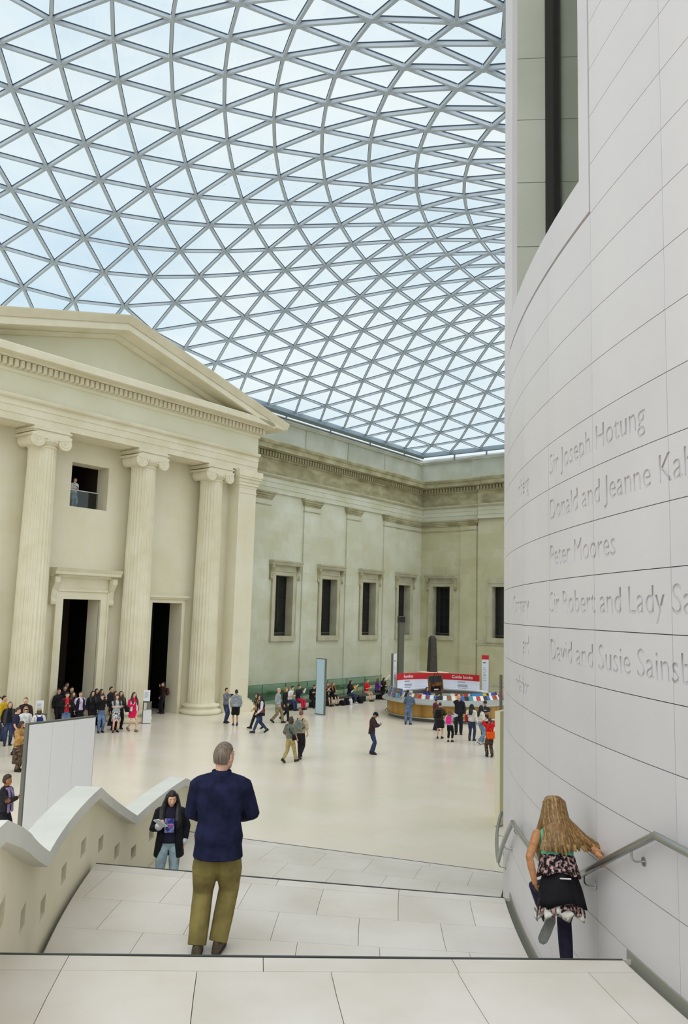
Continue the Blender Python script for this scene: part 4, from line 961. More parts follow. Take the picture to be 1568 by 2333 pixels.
# ================================================================ PEOPLE
V = Vector
_mc = {}
def cloth(rgb, rough=.85, pattern=None):
    k = (tuple(rgb), pattern)
    if k in _mc: return _mc[k]
    nm = 'cloth %d %d %d' % tuple(rgb) + (' ' + pattern if pattern else '')
    if pattern is None: m = noise_mat(nm, tuple(int(c * .88) for c in rgb), tuple(min(255, int(c * 1.08) + 3) for c in rgb), 14, rough, .2, detail=3)
    elif pattern == 'floral': m = noise_mat(nm, (24, 20, 24), (196, 160, 156), 42, rough, .2, detail=3, lo=.47, hi=.62)
    elif pattern == 'patchy': m = noise_mat(nm, (20, 20, 26), (220, 220, 222), 26, rough, .2, detail=1, lo=.46, hi=.54)
    elif pattern == 'batik': m = noise_mat(nm, (40, 32, 26), (112, 92, 74), 20, rough, .2, detail=5, lo=.4, hi=.62)
    elif pattern == 'denim': m = noise_mat(nm, tuple(int(c * .78) for c in rgb), tuple(min(255, int(c * 1.15)) for c in rgb), 5, rough, .2, detail=5)
    elif pattern == 'fleece': m = noise_mat(nm, tuple(int(c * .85) for c in rgb), tuple(min(255, int(c * 1.15)) for c in rgb), 9, .95, .1, detail=5, bump=.5, bscale=180)
    elif pattern == 'twill': m = noise_mat(nm, tuple(int(c * .84) for c in rgb), tuple(min(255, int(c * 1.1)) for c in rgb), 5, .9, .15, detail=6, bump=.5, bscale=9)
    _mc[k] = m; return m
def skinm(rgb): return cloth(rgb, .6)
def hairm(rgb):
    k = ('hair', tuple(rgb))
    if k not in _mc: _mc[k] = noise_mat('hair %d %d %d' % tuple(rgb), tuple(int(c * .78) for c in rgb), tuple(min(255, int(c * 1.15)) for c in rgb), 16, .45, .4, detail=4, stretch=(5, 5, .35))
    return _mc[k]

def ik(a, b, l1, l2, pole):
    a, b = V(a), V(b); d = b - a; L = min(d.length, (l1 + l2) * .999); d.normalize(); b = a + d * L
    x = (l1 * l1 - l2 * l2 + L * L) / (2 * L); h = math.sqrt(max(l1 * l1 - x * x, 0)); p = V(pole); p = p - d * p.dot(d)
    p = p.normalized() if p.length > 1e-6 else V((0, 1, 0))
    return a + d * x + p * h, b
def etube(mb, pts, rads, side, n=10, flat=''):
    """closed tube of elliptic sections; rads: (across, deep); rounded ends"""
    pts = [V(p) for p in pts]; rings = []; N = len(pts)
    rads = [(r, r) if not isinstance(r, tuple) else r for r in rads]
    d0 = (pts[1] - pts[0]).normalized(); d1 = (pts[-1] - pts[-2]).normalized()
    f0, f1 = ('s' in flat), ('e' in flat)
    P_ = [pts[0] - d0 * (.001 if f0 else min(rads[0]) * .7)] + pts + [pts[-1] + d1 * (.001 if f1 else min(rads[-1]) * .7)]
    Rr = [(rads[0][0] * (.98 if f0 else .5), rads[0][1] * (.98 if f0 else .5))] + rads + [(rads[-1][0] * (.98 if f1 else .5), rads[-1][1] * (.98 if f1 else .5))]
    for i, p in enumerate(P_):
        d = (P_[min(i + 1, N + 1)] - P_[max(i - 1, 0)]).normalized(); a = V(side); a = a - d * a.dot(d)
        if a.length < 1e-4: a = d.cross(V((0, 1, .1)))
        a.normalize(); b = d.cross(a)
        rings.append([tuple(p + a * math.cos(2 * math.pi * j / n) * Rr[i][0] + b * math.sin(2 * math.pi * j / n) * Rr[i][1]) for j in range(n)])
    mb.loft(rings)
def ball(mb, c, r, n=10, m=8, M3=None):
    c = V(c); rings = []
    for i in range(m + 1):
        ph = -math.pi / 2 + math.pi * i / m
        ring = []
        for j in range(n):
            v = V((math.cos(ph) * math.cos(2 * math.pi * j / n) * r[0], math.cos(ph) * math.sin(2 * math.pi * j / n) * r[1], math.sin(ph) * r[2]))
            if i in (0, m): v = V((math.cos(2 * math.pi * j / n) * r[0] * .02, math.sin(2 * math.pi * j / n) * r[1] * .02, math.sin(ph) * r[2]))
            ring.append(tuple(c + (M3 @ v if M3 else v)))
        rings.append(ring)
    mb.loft(rings)

PENDING = []
def fused(name, mb, m, parent, voxel, smooth=1, extra=None):
    """queue a set of overlapping closed tubes to be fused into one continuous skin"""
    me = bpy.data.meshes.new(name); me.from_pydata(mb.v, [], mb.f)
    bm = bmesh.new(); bm.from_mesh(me); bmesh.ops.recalc_face_normals(bm, faces=bm.faces); bm.to_mesh(me); bm.free()
    me.materials.append(m)
    o = bpy.data.objects.new(name, me); COL.objects.link(o); o.parent = parent
    md = o.modifiers.new('r', 'REMESH'); md.mode = 'VOXEL'; md.voxel_size = voxel; md.use_smooth_shade = True
    ms = o.modifiers.new('s', 'SMOOTH'); ms.iterations = 2 + smooth; ms.factor = .5
    PENDING.append((o, m, extra)); return o
def finish_people():
    bpy.context.view_layer.update(); dg = bpy.context.evaluated_depsgraph_get()
    for o, m, extra in PENDING:
        me = bpy.data.meshes.new_from_object(o.evaluated_get(dg))
        if extra is not None:
            bm = bmesh.new(); bm.from_mesh(me); e = extra.mesh('x', m); bm.from_mesh(e); bm.to_mesh(me); bm.free(); bpy.data.meshes.remove(e)
        me.materials.clear(); me.materials.append(m); me.polygons.foreach_set('use_smooth', [True] * len(me.polygons))
        old = o.data; o['done'] = 1; PEND2.append((o, me, old))
    for o, me, old in PEND2:
        o.modifiers.clear(); o.data = me; bpy.data.meshes.remove(old); del o['done']
PEND2 = []
eye_me = None
def hand(mb, wrist, d, pn, H, curl=.5, fine=False, spread=.0):
    """palm, four fingers of different lengths and a thumb. d: direction of the fingers, pn: palm normal (side the fingers close to)"""
    w = V(wrist); d = V(d).normalized(); pn = V(pn); pn = (pn - d * pn.dot(d)).normalized(); s = d.cross(pn)
    k = H / 1.7; pl = .085 * k
    etube(mb, [w, w + d * pl * .5, w + d * pl], [(.026 * k, .016 * k), (.038 * k, .015 * k), (.038 * k, .012 * k)], s, 8)
    for i, (off, L) in enumerate(((-.030, .068), (-.010, .078), (.010, .073), (.029, .056))):
        b = w + d * pl * .96 + s * off * k; a1 = curl * .9; a2 = curl * 1.9; a3 = curl * 2.5; q = d + s * off * spread * 8
        p1 = b + (q * math.cos(a1) + pn * math.sin(a1)).normalized() * L * .45 * k; p2 = p1 + (q * math.cos(a2) + pn * math.sin(a2)).normalized() * L * .32 * k; p3 = p2 + (q * math.cos(a3) + pn * math.sin(a3)).normalized() * L * .25 * k
        etube(mb, [b, p1, p2, p3], [.0088 * k, .0082 * k, .0075 * k, .006 * k], s, 6)
    b = w + d * pl * .3 - s * .030 * k; t1 = (d * .6 - s * .75 + pn * .35).normalized(); t2 = (d * .85 - s * .25 + pn * .6).normalized()
    etube(mb, [b, b + t1 * .034 * k, b + t1 * .034 * k + t2 * .030 * k], [.011 * k, .0095 * k, .007 * k], pn, 6)

def person(label, x, y, z, face, H=1.68, feet=None, hands=None, lean=0.0, side=0.0, yaw=0.0, nod=0.0, sit=None, top=None, bottom=None, skirt=None, hair=None, hairstyle='short',
           skin=(206, 160, 128), shoe=(40, 36, 34), sleeves='long', legs='long', hem='hip', girth=1.0, voxel=.02, loose=1.0, scarf=None, cap=None, twist=0.0, beard=None, open_coat=None, hooded=None, curl=.5, elbow=None, knee=None, lift=0.0, group=None, build_hands=True, sole=(70, 66, 62), over=None, shoes=True):
    """stands at x y z and faces the world direction `face` (degrees). Lengths in the pose are fractions of the height.
    feet: two (x, y, z) ankle targets, hands: two (x, y, z, finger direction, palm normal) targets; local x = own right, y = forward"""
    root = tag(empty('person', at(x, y, z, face - 90)), label, 'person', group)
    S = lambda v: V(v) * H
    px, py, pz = (0, 0, .525 + lift) if sit is None else (0, 0, sit)
    feet = feet or ((-.055, 0, .045), (.055, .0, .045))
    hip = V((px, py, pz)); ca, sa = math.cos(lean), math.sin(lean); cs, ss = math.cos(side), math.sin(side)
    up = V((ss, sa * cs, ca * cs)).normalized(); rt = V((math.cos(twist), math.sin(twist), -ss)).normalized(); rt = (rt - up * rt.dot(up)).normalized(); fw = up.cross(rt)
    sp = lambda t, f=0.0, r=0.0: hip + up * (.315 * t) + fw * f + rt * r
    SH = [sp(.875, -.002, -.106), sp(.875, -.002, .106)]; neck0 = sp(1.0, .0); 
    hy = M3 = Matrix.Rotation(yaw, 3, 'Z'); hc0 = neck0 + up * .035
    hd_up = (up * math.cos(nod) + fw * math.sin(nod)).normalized(); hr = Matrix.Rotation(yaw, 3, up) @ rt; hf = hd_up.cross(hr).normalized() * 1.0; hr = hf.cross(hd_up)
    # keep nod about the turned axis
    hf0 = Matrix.Rotation(yaw, 3, up) @ fw; hd_up = (up * math.cos(nod) + hf0 * math.sin(nod)).normalized(); hf = (hf0 * math.cos(nod) - up * math.sin(nod)).normalized(); hr = hf.cross(hd_up)
    HM = Matrix((tuple(hr), tuple(hf), tuple(hd_up))).transposed()
    hc = hc0 + hd_up * .062 + hf * .012
    g = girth
    TOR = [(-.02, .088 * g, .062 * g), (.1, .092 * g, .066 * g), (.3, .08 * g, .056 * g), (.5, .083 * g, .058 * g), (.7, .093 * g, .066 * g), (.86, .096 * g, .058 * g), (.95, .07, .045), (1.0, .04, .036)]
    def torso(mb, t0, grow, flare=0.0, tmax=1.0, wide=1.0, flat=''):
        q = [(t, a, b) for t, a, b in TOR if t0 < t <= tmax]
        a0 = np.interp(t0, [c[0] for c in TOR], [c[1] for c in TOR]); b0 = np.interp(t0, [c[0] for c in TOR], [c[2] for c in TOR])
        q = [(t0, a0 + flare, b0 + flare)] + q
        etube(mb, [S(sp(t)) for t, a, b in q], [((a * wide + grow) * H, (b * wide + grow) * H) for t, a, b in q], rt, 16, flat)
    # limbs
    LG = []
    for i in (0, 1):
        hj = hip + rt * (.05 if i else -.05) + up * -.02
        kp = (knee[i] if knee and knee[i] else (.12 * (1 if i else -1), 1, .1)); kn, an = ik(hj, V(feet[i][:3]), .245, .24, kp); LG.append((hj, kn, an))
    AR = []
    for i in (0, 1):
        sgn = 1 if i else -1
        if hands and hands[i]: tgt = V(hands[i][:3])
        else: tgt = SH[i] + V((.05 * sgn, .03, -.30))
        ep = elbow[i] if elbow and elbow[i] else (.5 * sgn, -1, -.25)
        el, wr = ik(SH[i], tgt, .165, .145, ep); AR.append((SH[i], el, wr))
    sk = skinm(skin); body = MB(); extra = MB()
    torso(body, -.02, -.006)
    etube(body, [S(sp(.95)), S(neck0 + up * .02), S(hc0 + hd_up * .035)], [.034 * H, .032 * H, .033 * H], rt, 10)
    ball(body, S(hc), (.045 * H, .056 * H, .066 * H), 14, 10, HM); etube(body, [S(hc + hf * .02 - hd_up * .02), S(hc + hf * .034 - hd_up * .05)], [.032 * H, .022 * H], hr, 10)    # skull and jaw
    etube(body, [S(hc + hf * .052 + hd_up * .008), S(hc + hf * .064 - hd_up * .018)], [.006 * H, .009 * H], hr, 6)                                                                   # nose
    for sg in (-1, 1): etube(body, [S(hc + hr * .046 * sg + hd_up * .012 - hf * .004), S(hc + hr * .047 * sg - hd_up * .018)], [(.006 * H, .012 * H), (.005 * H, .008 * H)], hr, 6)  # ears
    for i in (0, 1):
        hj, kn, an = LG[i]
        etube(body, [S(hj), S(hj.lerp(kn, .5)), S(kn), S(kn.lerp(an, .3)), S(an)], [.048 * g * H, .040 * g * H, .028 * H, .030 * H, .020 * H], rt, 10)
        a, e, w = AR[i]
        etube(body, [S(a), S(a.lerp(e, .5)), S(e), S(e.lerp(w, .35)), S(w)], [.028 * H, .026 * H, .022 * H, .022 * H, .016 * H], rt, 8)
        hd = hands[i] if hands and hands[i] else None; sgn = 1 if i else -1
        dr = V(hd[3]) if hd and len(hd) > 3 else (w - e).normalized(); pn = V(hd[4]) if hd and len(hd) > 4 else V((-sgn, .2, 0))
        if build_hands:
            hb = body if voxel < .009 else extra
            if i == 0: hand(hb, S(w), dr, pn, H, curl)
            else: hand(hb, S(w), dr, pn, H, curl)
    fused('body', body, sk, root, min(voxel, .018), 1, extra if extra.v else None)
    # face
    global eye_me
    if eye_me is None:
        e_ = MB(); ball(e_, (0, 0, 0), (.009, .004, .005), 8, 6); eye_me = e_.mesh('eye', mat('dark eye', (36, 28, 24), .3, .5), True)
    for sg in (-1, 1):
        p = hc + hr * .019 * sg + hf * .0505 + hd_up * .010
        ob_ = obj('eye', eye_me, parent=root, mw=Matrix.Translation(S(p)) @ HM.to_4x4() @ Matrix.Scale(H / 1.7, 4))
        b_ = MB(); etube(b_, [S(hc + hr * .009 * sg + hf * .051 + hd_up * .024), S(hc + hr * .027 * sg + hf * .044 + hd_up * .023)], [.0022 * H, .0018 * H], hf, 5)
        if voxel < .012: obj('eyebrow', b_, hairm(hair or (60, 44, 34)), root, True)
    mo = MB(); etube(mo, [S(hc - hr * .014 + hf * .050 - hd_up * .033), S(hc + hf * .056 - hd_up * .034), S(hc + hr * .014 + hf * .050 - hd_up * .033)], [.0025 * H, .004 * H, .0025 * H], hd_up, 6); obj('mouth', mo, cloth((168, 96, 88), .6), root, True)
    # legs
    if legs in ('long', 'crop', 'shorts', 'leggings') and bottom is not None:
        tb = MB(); k = {'long': 1.0, 'crop': .72, 'shorts': -.05, 'leggings': .93}[legs]; gl = .009 if legs == 'leggings' else .011 * loose
        torso(tb, -.06, .006 + .3 * gl, tmax=.34 if sit is None else .2)
        for i in (0, 1):
            hj, kn, an = LG[i]
            if legs == 'shorts':
                e = hj.lerp(kn, .92); etube(tb, [S(hj + up * .01), S(hj.lerp(e, .5)), S(e)], [(.056 * g + gl * .6) * H, (.05 * g + gl) * H, (.046 + gl) * H], rt, 12, 'e')
            else:
                e = kn.lerp(an, k)
                etube(tb, [S(hj + up * .01), S(hj.lerp(kn, .5)), S(kn), S(kn.lerp(e, .5)), S(e)], [(.047 * g + gl * .3) * H, (.044 * g + gl) * H, (.032 + gl) * H, (.031 + gl) * H, ((.021 if legs != 'leggings' else .022) + gl * 1.3) * H], rt, 12, 'e')
        fused('trousers' if legs != 'shorts' else 'shorts', tb, bottom, root, voxel * .9, 1)
    if skirt is not None:
        m_, zlen, fl = skirt[:3]; tb = MB(); k0 = sp(.22)
        if sit is None:
            mid = (LG[0][2] + LG[1][2]) / 2; dn = (V((mid.x * .6, mid.y * .6, 0)) - V((k0.x, k0.y, k0.z))).normalized()
            pts = [k0 + up * .03, k0, k0 + dn * .09, k0 + dn * (zlen * .6 + .03), k0 + dn * zlen]
            rr = [(.078 * g, .056 * g), (.086 * g, .064 * g), (.10 * g, .076 * g), (.10 * g + fl * .6, .08 * g + fl * .6), (.10 * g + fl, .08 * g + fl)]
            etube(tb, [S(p) for p in pts], [((a + .008) * H, (b + .008) * H) for a, b in rr], rt, 20, 'e')
        else:
            torso(tb, -.05, .014, tmax=.35)
            for i in (0, 1):
                hj, kn, an = LG[i]; etube(tb, [S(hj), S(hj.lerp(kn, .5)), S(hj.lerp(kn, zlen))], [.06 * H, .058 * H, .052 * H], rt, 12)
        fused('skirt', tb, m_, root, voxel, 1)
    # top
    def upper(name, m_, t0, grow, slv, flare=.006, vx=None, arms=True, wide=1.0):
        ub_ = MB(); torso(ub_, t0, grow, flare, wide=wide, flat='s')
        for i in (0, 1):
            a, e, w = AR[i]; gl = grow
            
            if slv == 'none': continue
            etube(ub_, [S(sp(.93, 0, .02 * (1 if i else -1))), S(a)], [(.040 + grow * .6) * H, (.031 + grow * .7) * H], fw, 10)
            if slv == 'long': etube(ub_, [S(a), S(a.lerp(e, .5)), S(e), S(e.lerp(w, .5)), S(e.lerp(w, .97))], [(.032 + gl) * H, (.029 + gl) * H, (.026 + gl) * H, (.023 + gl) * H, (.019 + gl) * H], rt, 10, 'e')
            elif slv == 'short': etube(ub_, [S(a), S(a.lerp(e, .45)), S(a.lerp(e, .8))], [(.034 + gl) * H, (.032 + gl) * H, (.031 + gl) * H], rt, 10, 'e')
            elif slv == 'elbow': etube(ub_, [S(a), S(a.lerp(e, .5)), S(e), S(e.lerp(w, .25))], [(.034 + gl) * H, (.031 + gl) * H, (.028 + gl) * H, (.026 + gl) * H], rt, 10, 'e')
        return fused(name, ub_, m_, root, vx or voxel * .9, 1)
    t_hem = {'waist': .22, 'hip': .02, 'long': -.18, 'coat': -.42}[hem] if isinstance(hem, str) else hem
    if top is not None:
        g_top = .009 * loose + .003
        upper(over or 'top', top, t_hem, g_top, sleeves, .008 if t_hem < .1 else .003)
    if open_coat is not None:      # open front coat: two fronts, back and sleeves
        m_, low, grow = open_coat; cb_ = MB()
        for f in (-1, 1):
            etube(cb_, [S(sp(.95, -.005, f * .05)), S(sp(.7, -.005, f * .074)), S(sp(.3, -.006, f * .078)), S(sp(0, -.006, f * .088)), S(sp(low, -.006, f * .10))], [(.036 * H, .060 * H), (.042 * H, .094 * H), (.04 * H, .086 * H), (.042 * H, .094 * H), (.044 * H, .096 * H)], rt, 12, 'e')
        etube(cb_, [S(sp(.95, -.02)), S(sp(.7, -.036)), S(sp(.3, -.034)), S(sp(0, -.04)), S(sp(low, -.045))], [(.07 * H, .035 * H), (.088 * H, .042 * H), (.08 * H, .04 * H), (.09 * H, .045 * H), (.10 * H, .048 * H)], rt, 14, 'e')
        for i in (0, 1):
            a, e, w = AR[i]; etube(cb_, [S(sp(.93, 0, .02 * (1 if i else -1))), S(a)], [.047 * H, .038 * H], fw, 10)
            etube(cb_, [S(a), S(a.lerp(e, .5)), S(e), S(e.lerp(w, .5)), S(e.lerp(w, .92))], [(.034 + grow) * H, (.03 + grow) * H, (.028 + grow) * H, (.026 + grow) * H, (.022 + grow) * H], rt, 10, 'e')
        fused('coat', cb_, m_, root, voxel * .9, 1)
    if scarf is not None:
        sb_ = MB(); etube(sb_, [S(neck0 + (rt * math.cos(q) * .052 + fw * math.sin(q) * .05) - up * .012) for q in np.linspace(0, 2 * math.pi, 13)], [.022 * H] * 13, up, 8)
        for f in (-1, 1): etube(sb_, [S(sp(.98, .055, f * .03)), S(sp(.75, .086, f * .035)), S(sp(.4, .084, f * .04)), S(sp(.0, .09, f * .045))], [(.026 * H, .014 * H)] * 4, rt, 8)
        fused('scarf', sb_, scarf, root, voxel * .8, 1)
    if hooded is not None:
        hb_ = MB(); etube(hb_, [S(sp(.96, -.055, -.05)), S(sp(.94, -.085, 0)), S(sp(.96, -.055, .05))], [.026 * H, .034 * H, .026 * H], up, 10); fused('hood', hb_, hooded, root, voxel * .8, 1)
    # hair
    if hair is not None:
        hm = hairm(hair); hb_ = MB(); rings = []; n, m_ = 22, 12
        low = {'short': -.55, 'bob': -.5, 'long': -.5, 'bald': .35, 'curly': -.6, 'tied': -.5}[hairstyle]
        gro = {'short': 1.07, 'bob': 1.12, 'long': 1.12, 'bald': 1.02, 'curly': 1.25, 'tied': 1.07}[hairstyle]
        for i in range(m_ + 1):
            ph = -math.pi / 2 + math.pi * i / m_; ring = []
            for j in range(n):
                a = 2 * math.pi * j / n; dx, dy, dz = math.cos(ph) * math.cos(a), math.cos(ph) * math.sin(a), math.sin(ph)
                front = dy > .22 and dz < (.70 - .30 * abs(dx)); below = dz < low; sideb = dy > -.15 and dz < -.05 and hairstyle in ('short', 'tied', 'bald')
                k = .80 if (front or below or sideb) else gro * (1 + (.06 * math.sin(j * 5.1 + i * 3.7) if hairstyle == 'curly' else 0))
                ring.append(tuple(S(hc) + HM @ V((dx * .046 * k * H, (dy * .058 * k - .003) * H, (dz * .067 * k + .003) * H))))
            rings.append(ring)
        hb_.loft(rings)
        vh = min(voxel * .7, .012)
        if hairstyle == 'bob':
            etube(hb_, [S(hc - hf * .03 + hd_up * .02), S(hc - hf * .036 - hd_up * .05), S(hc - hf * .028 - hd_up * .085)], [(.05 * H, .03 * H), (.056 * H, .034 * H), (.045 * H, .022 * H)], hr, 12)
            for f in (-1, 1): etube(hb_, [S(hc + hr * .044 * f + hd_up * .02), S(hc + hr * .05 * f - hd_up * .05), S(hc + hr * .044 * f - hd_up * .08)], [(.014 * H, .026 * H), (.016 * H, .03 * H), (.01 * H, .02 * H)], hr, 8)
        if hairstyle == 'long':
            b0 = sp(.9, -.075); b1 = sp(.62, -.086)
            etube(hb_, [S(hc - hf * .03 + hd_up * .03), S(hc - hf * .042 - hd_up * .05), S(b0), S(b1)], [(.046 * H, .03 * H), (.056 * H, .03 * H), (.064 * H, .024 * H), (.05 * H, .014 * H)], hr, 12)
            for f in (-1, 1): etube(hb_, [S(hc + hr * .044 * f + hd_up * .03), S(hc + hr * .060 * f - hd_up * .05), S(sp(.93, .045, .072 * f)), S(sp(.66, .092, .076 * f)), S(sp(.46, .092, .072 * f))], [(.016 * H, .030 * H), (.024 * H, .032 * H), (.032 * H, .024 * H), (.030 * H, .016 * H), (.014 * H, .008 * H)], hr, 8)
        if hairstyle == 'tied':
            etube(hb_, [S(hc - hf * .056 + hd_up * .01), S(hc - hf * .075 - hd_up * .02), S(hc - hf * .066 - hd_up * .09)], [.016 * H, .02 * H, .010 * H], hr, 8)
        fused('hair', hb_, hm, root, vh, 0)
    if cap is not None:
        cb_ = MB(); ball(cb_, S(hc + hd_up * .026 - hf * .002), (.053 * H, .064 * H, .05 * H), 14, 8, HM); cp_ = obj('cap', cb_, cap, root, True)
        pk_ = MB(); etube(pk_, [S(hc + hd_up * .034 + hf * .045), S(hc + hd_up * .026 + hf * .095)], [(.042 * H, .006 * H), (.034 * H, .004 * H)], hr, 10); obj('peak', pk_, cap, cp_, True)
    # shoes
    if shoes:
        for i in (0, 1):
            an = LG[i][2]; f_ = feet[i]; fd = V(f_[3]) if len(f_) > 3 else V((.18 * (1 if i else -1), 1, 0)); fd.normalize(); dn = V(f_[4]) if len(f_) > 4 else V((0, 0, -1)); dn = (dn - fd * dn.dot(fd)).normalized(); sd_ = fd.cross(dn)
            so = an + dn * .028; mb_ = MB(); sec = []
            for t, w_, h_ in ((-.045, .017, .036), (-.03, .023, .052), (.01, .024, .05), (.05, .026, .034), (.085, .025, .024), (.108, .013, .016)):
                c = so + fd * t; q = []
                for k in range(10):
                    a = 2 * math.pi * k / 10; yy = math.sin(a); hh = h_ if yy > 0 else .014
                    q.append(tuple(S(c + sd_ * w_ * math.cos(a) - dn * hh * yy)))
                sec.append(q)
            mb_.loft(sec); sm_ = shoe if not isinstance(shoe, tuple) else cloth(shoe, .5); so_ = obj('shoe', mb_, sm_, root, sharp=70)
            sl_ = MB(); sl_.loft([[tuple(S(so + fd * t + sd_ * w_ * sx + dn * zz)) for t, w_ in ((-.047, .016), (-.03, .024), (.05, .028), (.09, .026), (.11, .012))] + [tuple(S(so + fd * t - sd_ * w_ * sx + dn * zz)) for t, w_ in ((.11, .012), (.09, .026), (.05, .028), (-.03, .024), (-.047, .016))] for zz, sx in ((.010, 1), (.0175, 1))])
            obj('sole', sl_, cloth(sole, .7), so_)
    return dict(root=root, S=S, sp=sp, AR=AR, LG=LG, hc=hc, H=H, hr=hr, hf=hf, hu=hd_up, fw=fw, rt=rt, up=up, mw=at(x, y, z, face - 90))
def thing_at(P, name, mb, m, label, cat, parts=()):
    o = empty(name, P['mw']); tag(o, label, cat); obj('body', mb, m, o)
    for n_, b_, mm in parts: obj(n_, b_, mm, o)
    return o
def phone(P, pos, up_, nrm, label, big=1.0, m=None, nm='phone', cat='phone'):
    """slab held in the hand; pos in fractions of the height"""
    u = V(up_).normalized(); n_ = V(nrm); n_ = (n_ - u * n_.dot(u)).normalized(); s = u.cross(n_); c = P['S'](V(pos)); b = MB()
    b.loft([[tuple(c + s * x * .036 * big + u * y * .07 * big + n_ * z) for x, y in ((-1, -1), (1, -1), (1, 1), (-1, 1))] for z in (-.005, .005)])
    sc_ = MB(); sc_.loft([[tuple(c + s * x * .033 * big + u * y * .064 * big + n_ * z) for x, y in ((-1, -1), (1, -1), (1, 1), (-1, 1))] for z in (.005, .0062)])
    return thing_at(P, nm, b, m or M['black'], label, cat, [('screen' if nm == 'phone' else 'page', sc_, M['white'] if nm != 'phone' else M['darkglass'])])
def backpack(P, m, label, w=.16, h=.24, d=.075, strap_m=None, cy=-.02, parts=True):
    b = MB(); S, sp = P['S'], P['sp']; rings = []
    for t, k in ((0, .8), (.12, 1), (.5, 1), (.85, .92), (1, .6)):
        c = sp(.9 - h / .315 * (1 - t) + .02, -.085 - d * .5 + cy); rings.append([tuple(S(c + P['rt'] * (w / 2 * k * math.copysign(abs(math.cos(a)) ** .5, math.cos(a))) + P['fw'] * (d / 2 * k * math.copysign(abs(math.sin(a)) ** .5, math.sin(a))))) for a in np.linspace(0, 2 * math.pi, 15)[:-1]])
    b.loft(rings); pk = MB(); c = sp(.9 - h / .315 * .6, -.085 - d * 1.02 + cy)
    pk.loft([[tuple(S(c + P['rt'] * x * w * .36 + P['up'] * y * h * .2 + P['fw'] * q)) for x, y in ((-1, -1), (1, -1), (1, 1), (-1, 1))] for q in (-.015, .02)])
    st = []
    for f in (-1, 1):
        sb_ = MB(); etube(sb_, [S(sp(.85, -.075, f * .05)), S(sp(1.0, -.03, f * .062)), S(sp(.98, .03, f * .066)), S(sp(.8, .09, f * .07)), S(sp(.55, .072, f * .085)), S(sp(.4, -.03, f * .098)), S(sp(.35, -.08, f * .07))], [(.012 * P['H'], .006 * P['H'])] * 7, P['rt'], 6); st.append(('strap', sb_, strap_m or m))
    return thing_at(P, 'backpack', b, m, label, 'backpack', [('pocket', pk, m)] + st)
def shoulder_bag(P, m, label, sideways=.12, low=.1, w=.15, h=.12, d=.05, cross=True):
    S, sp = P['S'], P['sp']; b = MB(); c = sp(low, -.02, sideways); rings = []
    for t, k in ((0, .85), (.2, 1), (.8, .95), (1, .75)):
        rings.append([tuple(S(c + P['up'] * h * (t - .5) + P['fw'] * (w / 2 * k * math.cos(a)) + P['rt'] * (d / 2 * math.sin(a)))) for a in np.linspace(0, 2 * math.pi, 13)[:-1]])
    b.loft(rings); sb_ = MB(); f = -1 if cross else 1; f *= math.copysign(1, sideways)
    etube(sb_, [S(c + P['up'] * h * .45 + P['fw'] * .05), S(sp(.6, .088, sideways * .35)), S(sp(.99, .04, f * .06)), S(sp(.99, -.04, f * .06)), S(sp(.6, -.088, sideways * .35)), S(c + P['up'] * h * .45 - P['fw'] * .05)], [(.010 * P['H'], .005 * P['H'])] * 6, P['rt'], 6)
    return thing_at(P, 'shoulder_bag', b, m, label, 'bag', [('strap', sb_, m)])
DEN = cloth((52, 62, 92), .85, 'denim'); DEN2 = cloth((96, 116, 150), .85, 'denim'); DEN3 = cloth((150, 172, 182), .85, 'denim'); NAVY = cloth((36, 38, 66)); BLK = cloth((26, 26, 30)); CHAR = cloth((52, 54, 58)); WHT = cloth((214, 214, 216)); GRY = cloth((140, 146, 150)); KHA = cloth((146, 130, 88)); LGR = cloth((178, 184, 182))
ASIAN, PALE, TAN = (206, 164, 130), (214, 170, 146), (184, 134, 100)
BLACKH, BROWNH, GREYH, BLONDE, WHITEH = (30, 26, 24), (74, 54, 40), (112, 104, 96), (170, 140, 88), (200, 196, 188)
ST = ((-.055, -.01, .045), (.06, .03, .045))
def walk(k=.15): return ((-.045, k, .05, (0, 1, .1)), (.045, -k * 1.05, .085, (0, 1, -.55), (0, -.5, -1)))
def walk2(k=.15): return ((-.045, -k * 1.05, .085, (0, 1, -.55), (0, -.5, -1)), (.045, k, .05, (0, 1, .1)))
SWING = ((-.15, .10, .52), (.15, -.08, .52)); REST = None
BOTH = ((-.045, .17, .67, (.5, .6, .5), (0, -.2, 1)), (.045, .17, .68, (-.5, .6, .5), (0, -.2, 1)))
FOLD = ((.07, .115, .685, (1, .1, .1), (0, -1, 0)), (-.07, .135, .70, (-1, .1, .1), (0, -1, 0)))
PHOTO = ((-.065, .17, .905, (.3, .3, 1), (0, .6, .3)), (.065, .17, .905, (-.3, .3, 1), (0, .6, .3)))
EOUT = ((-1, -.2, -.5), (1, -.2, -.5))
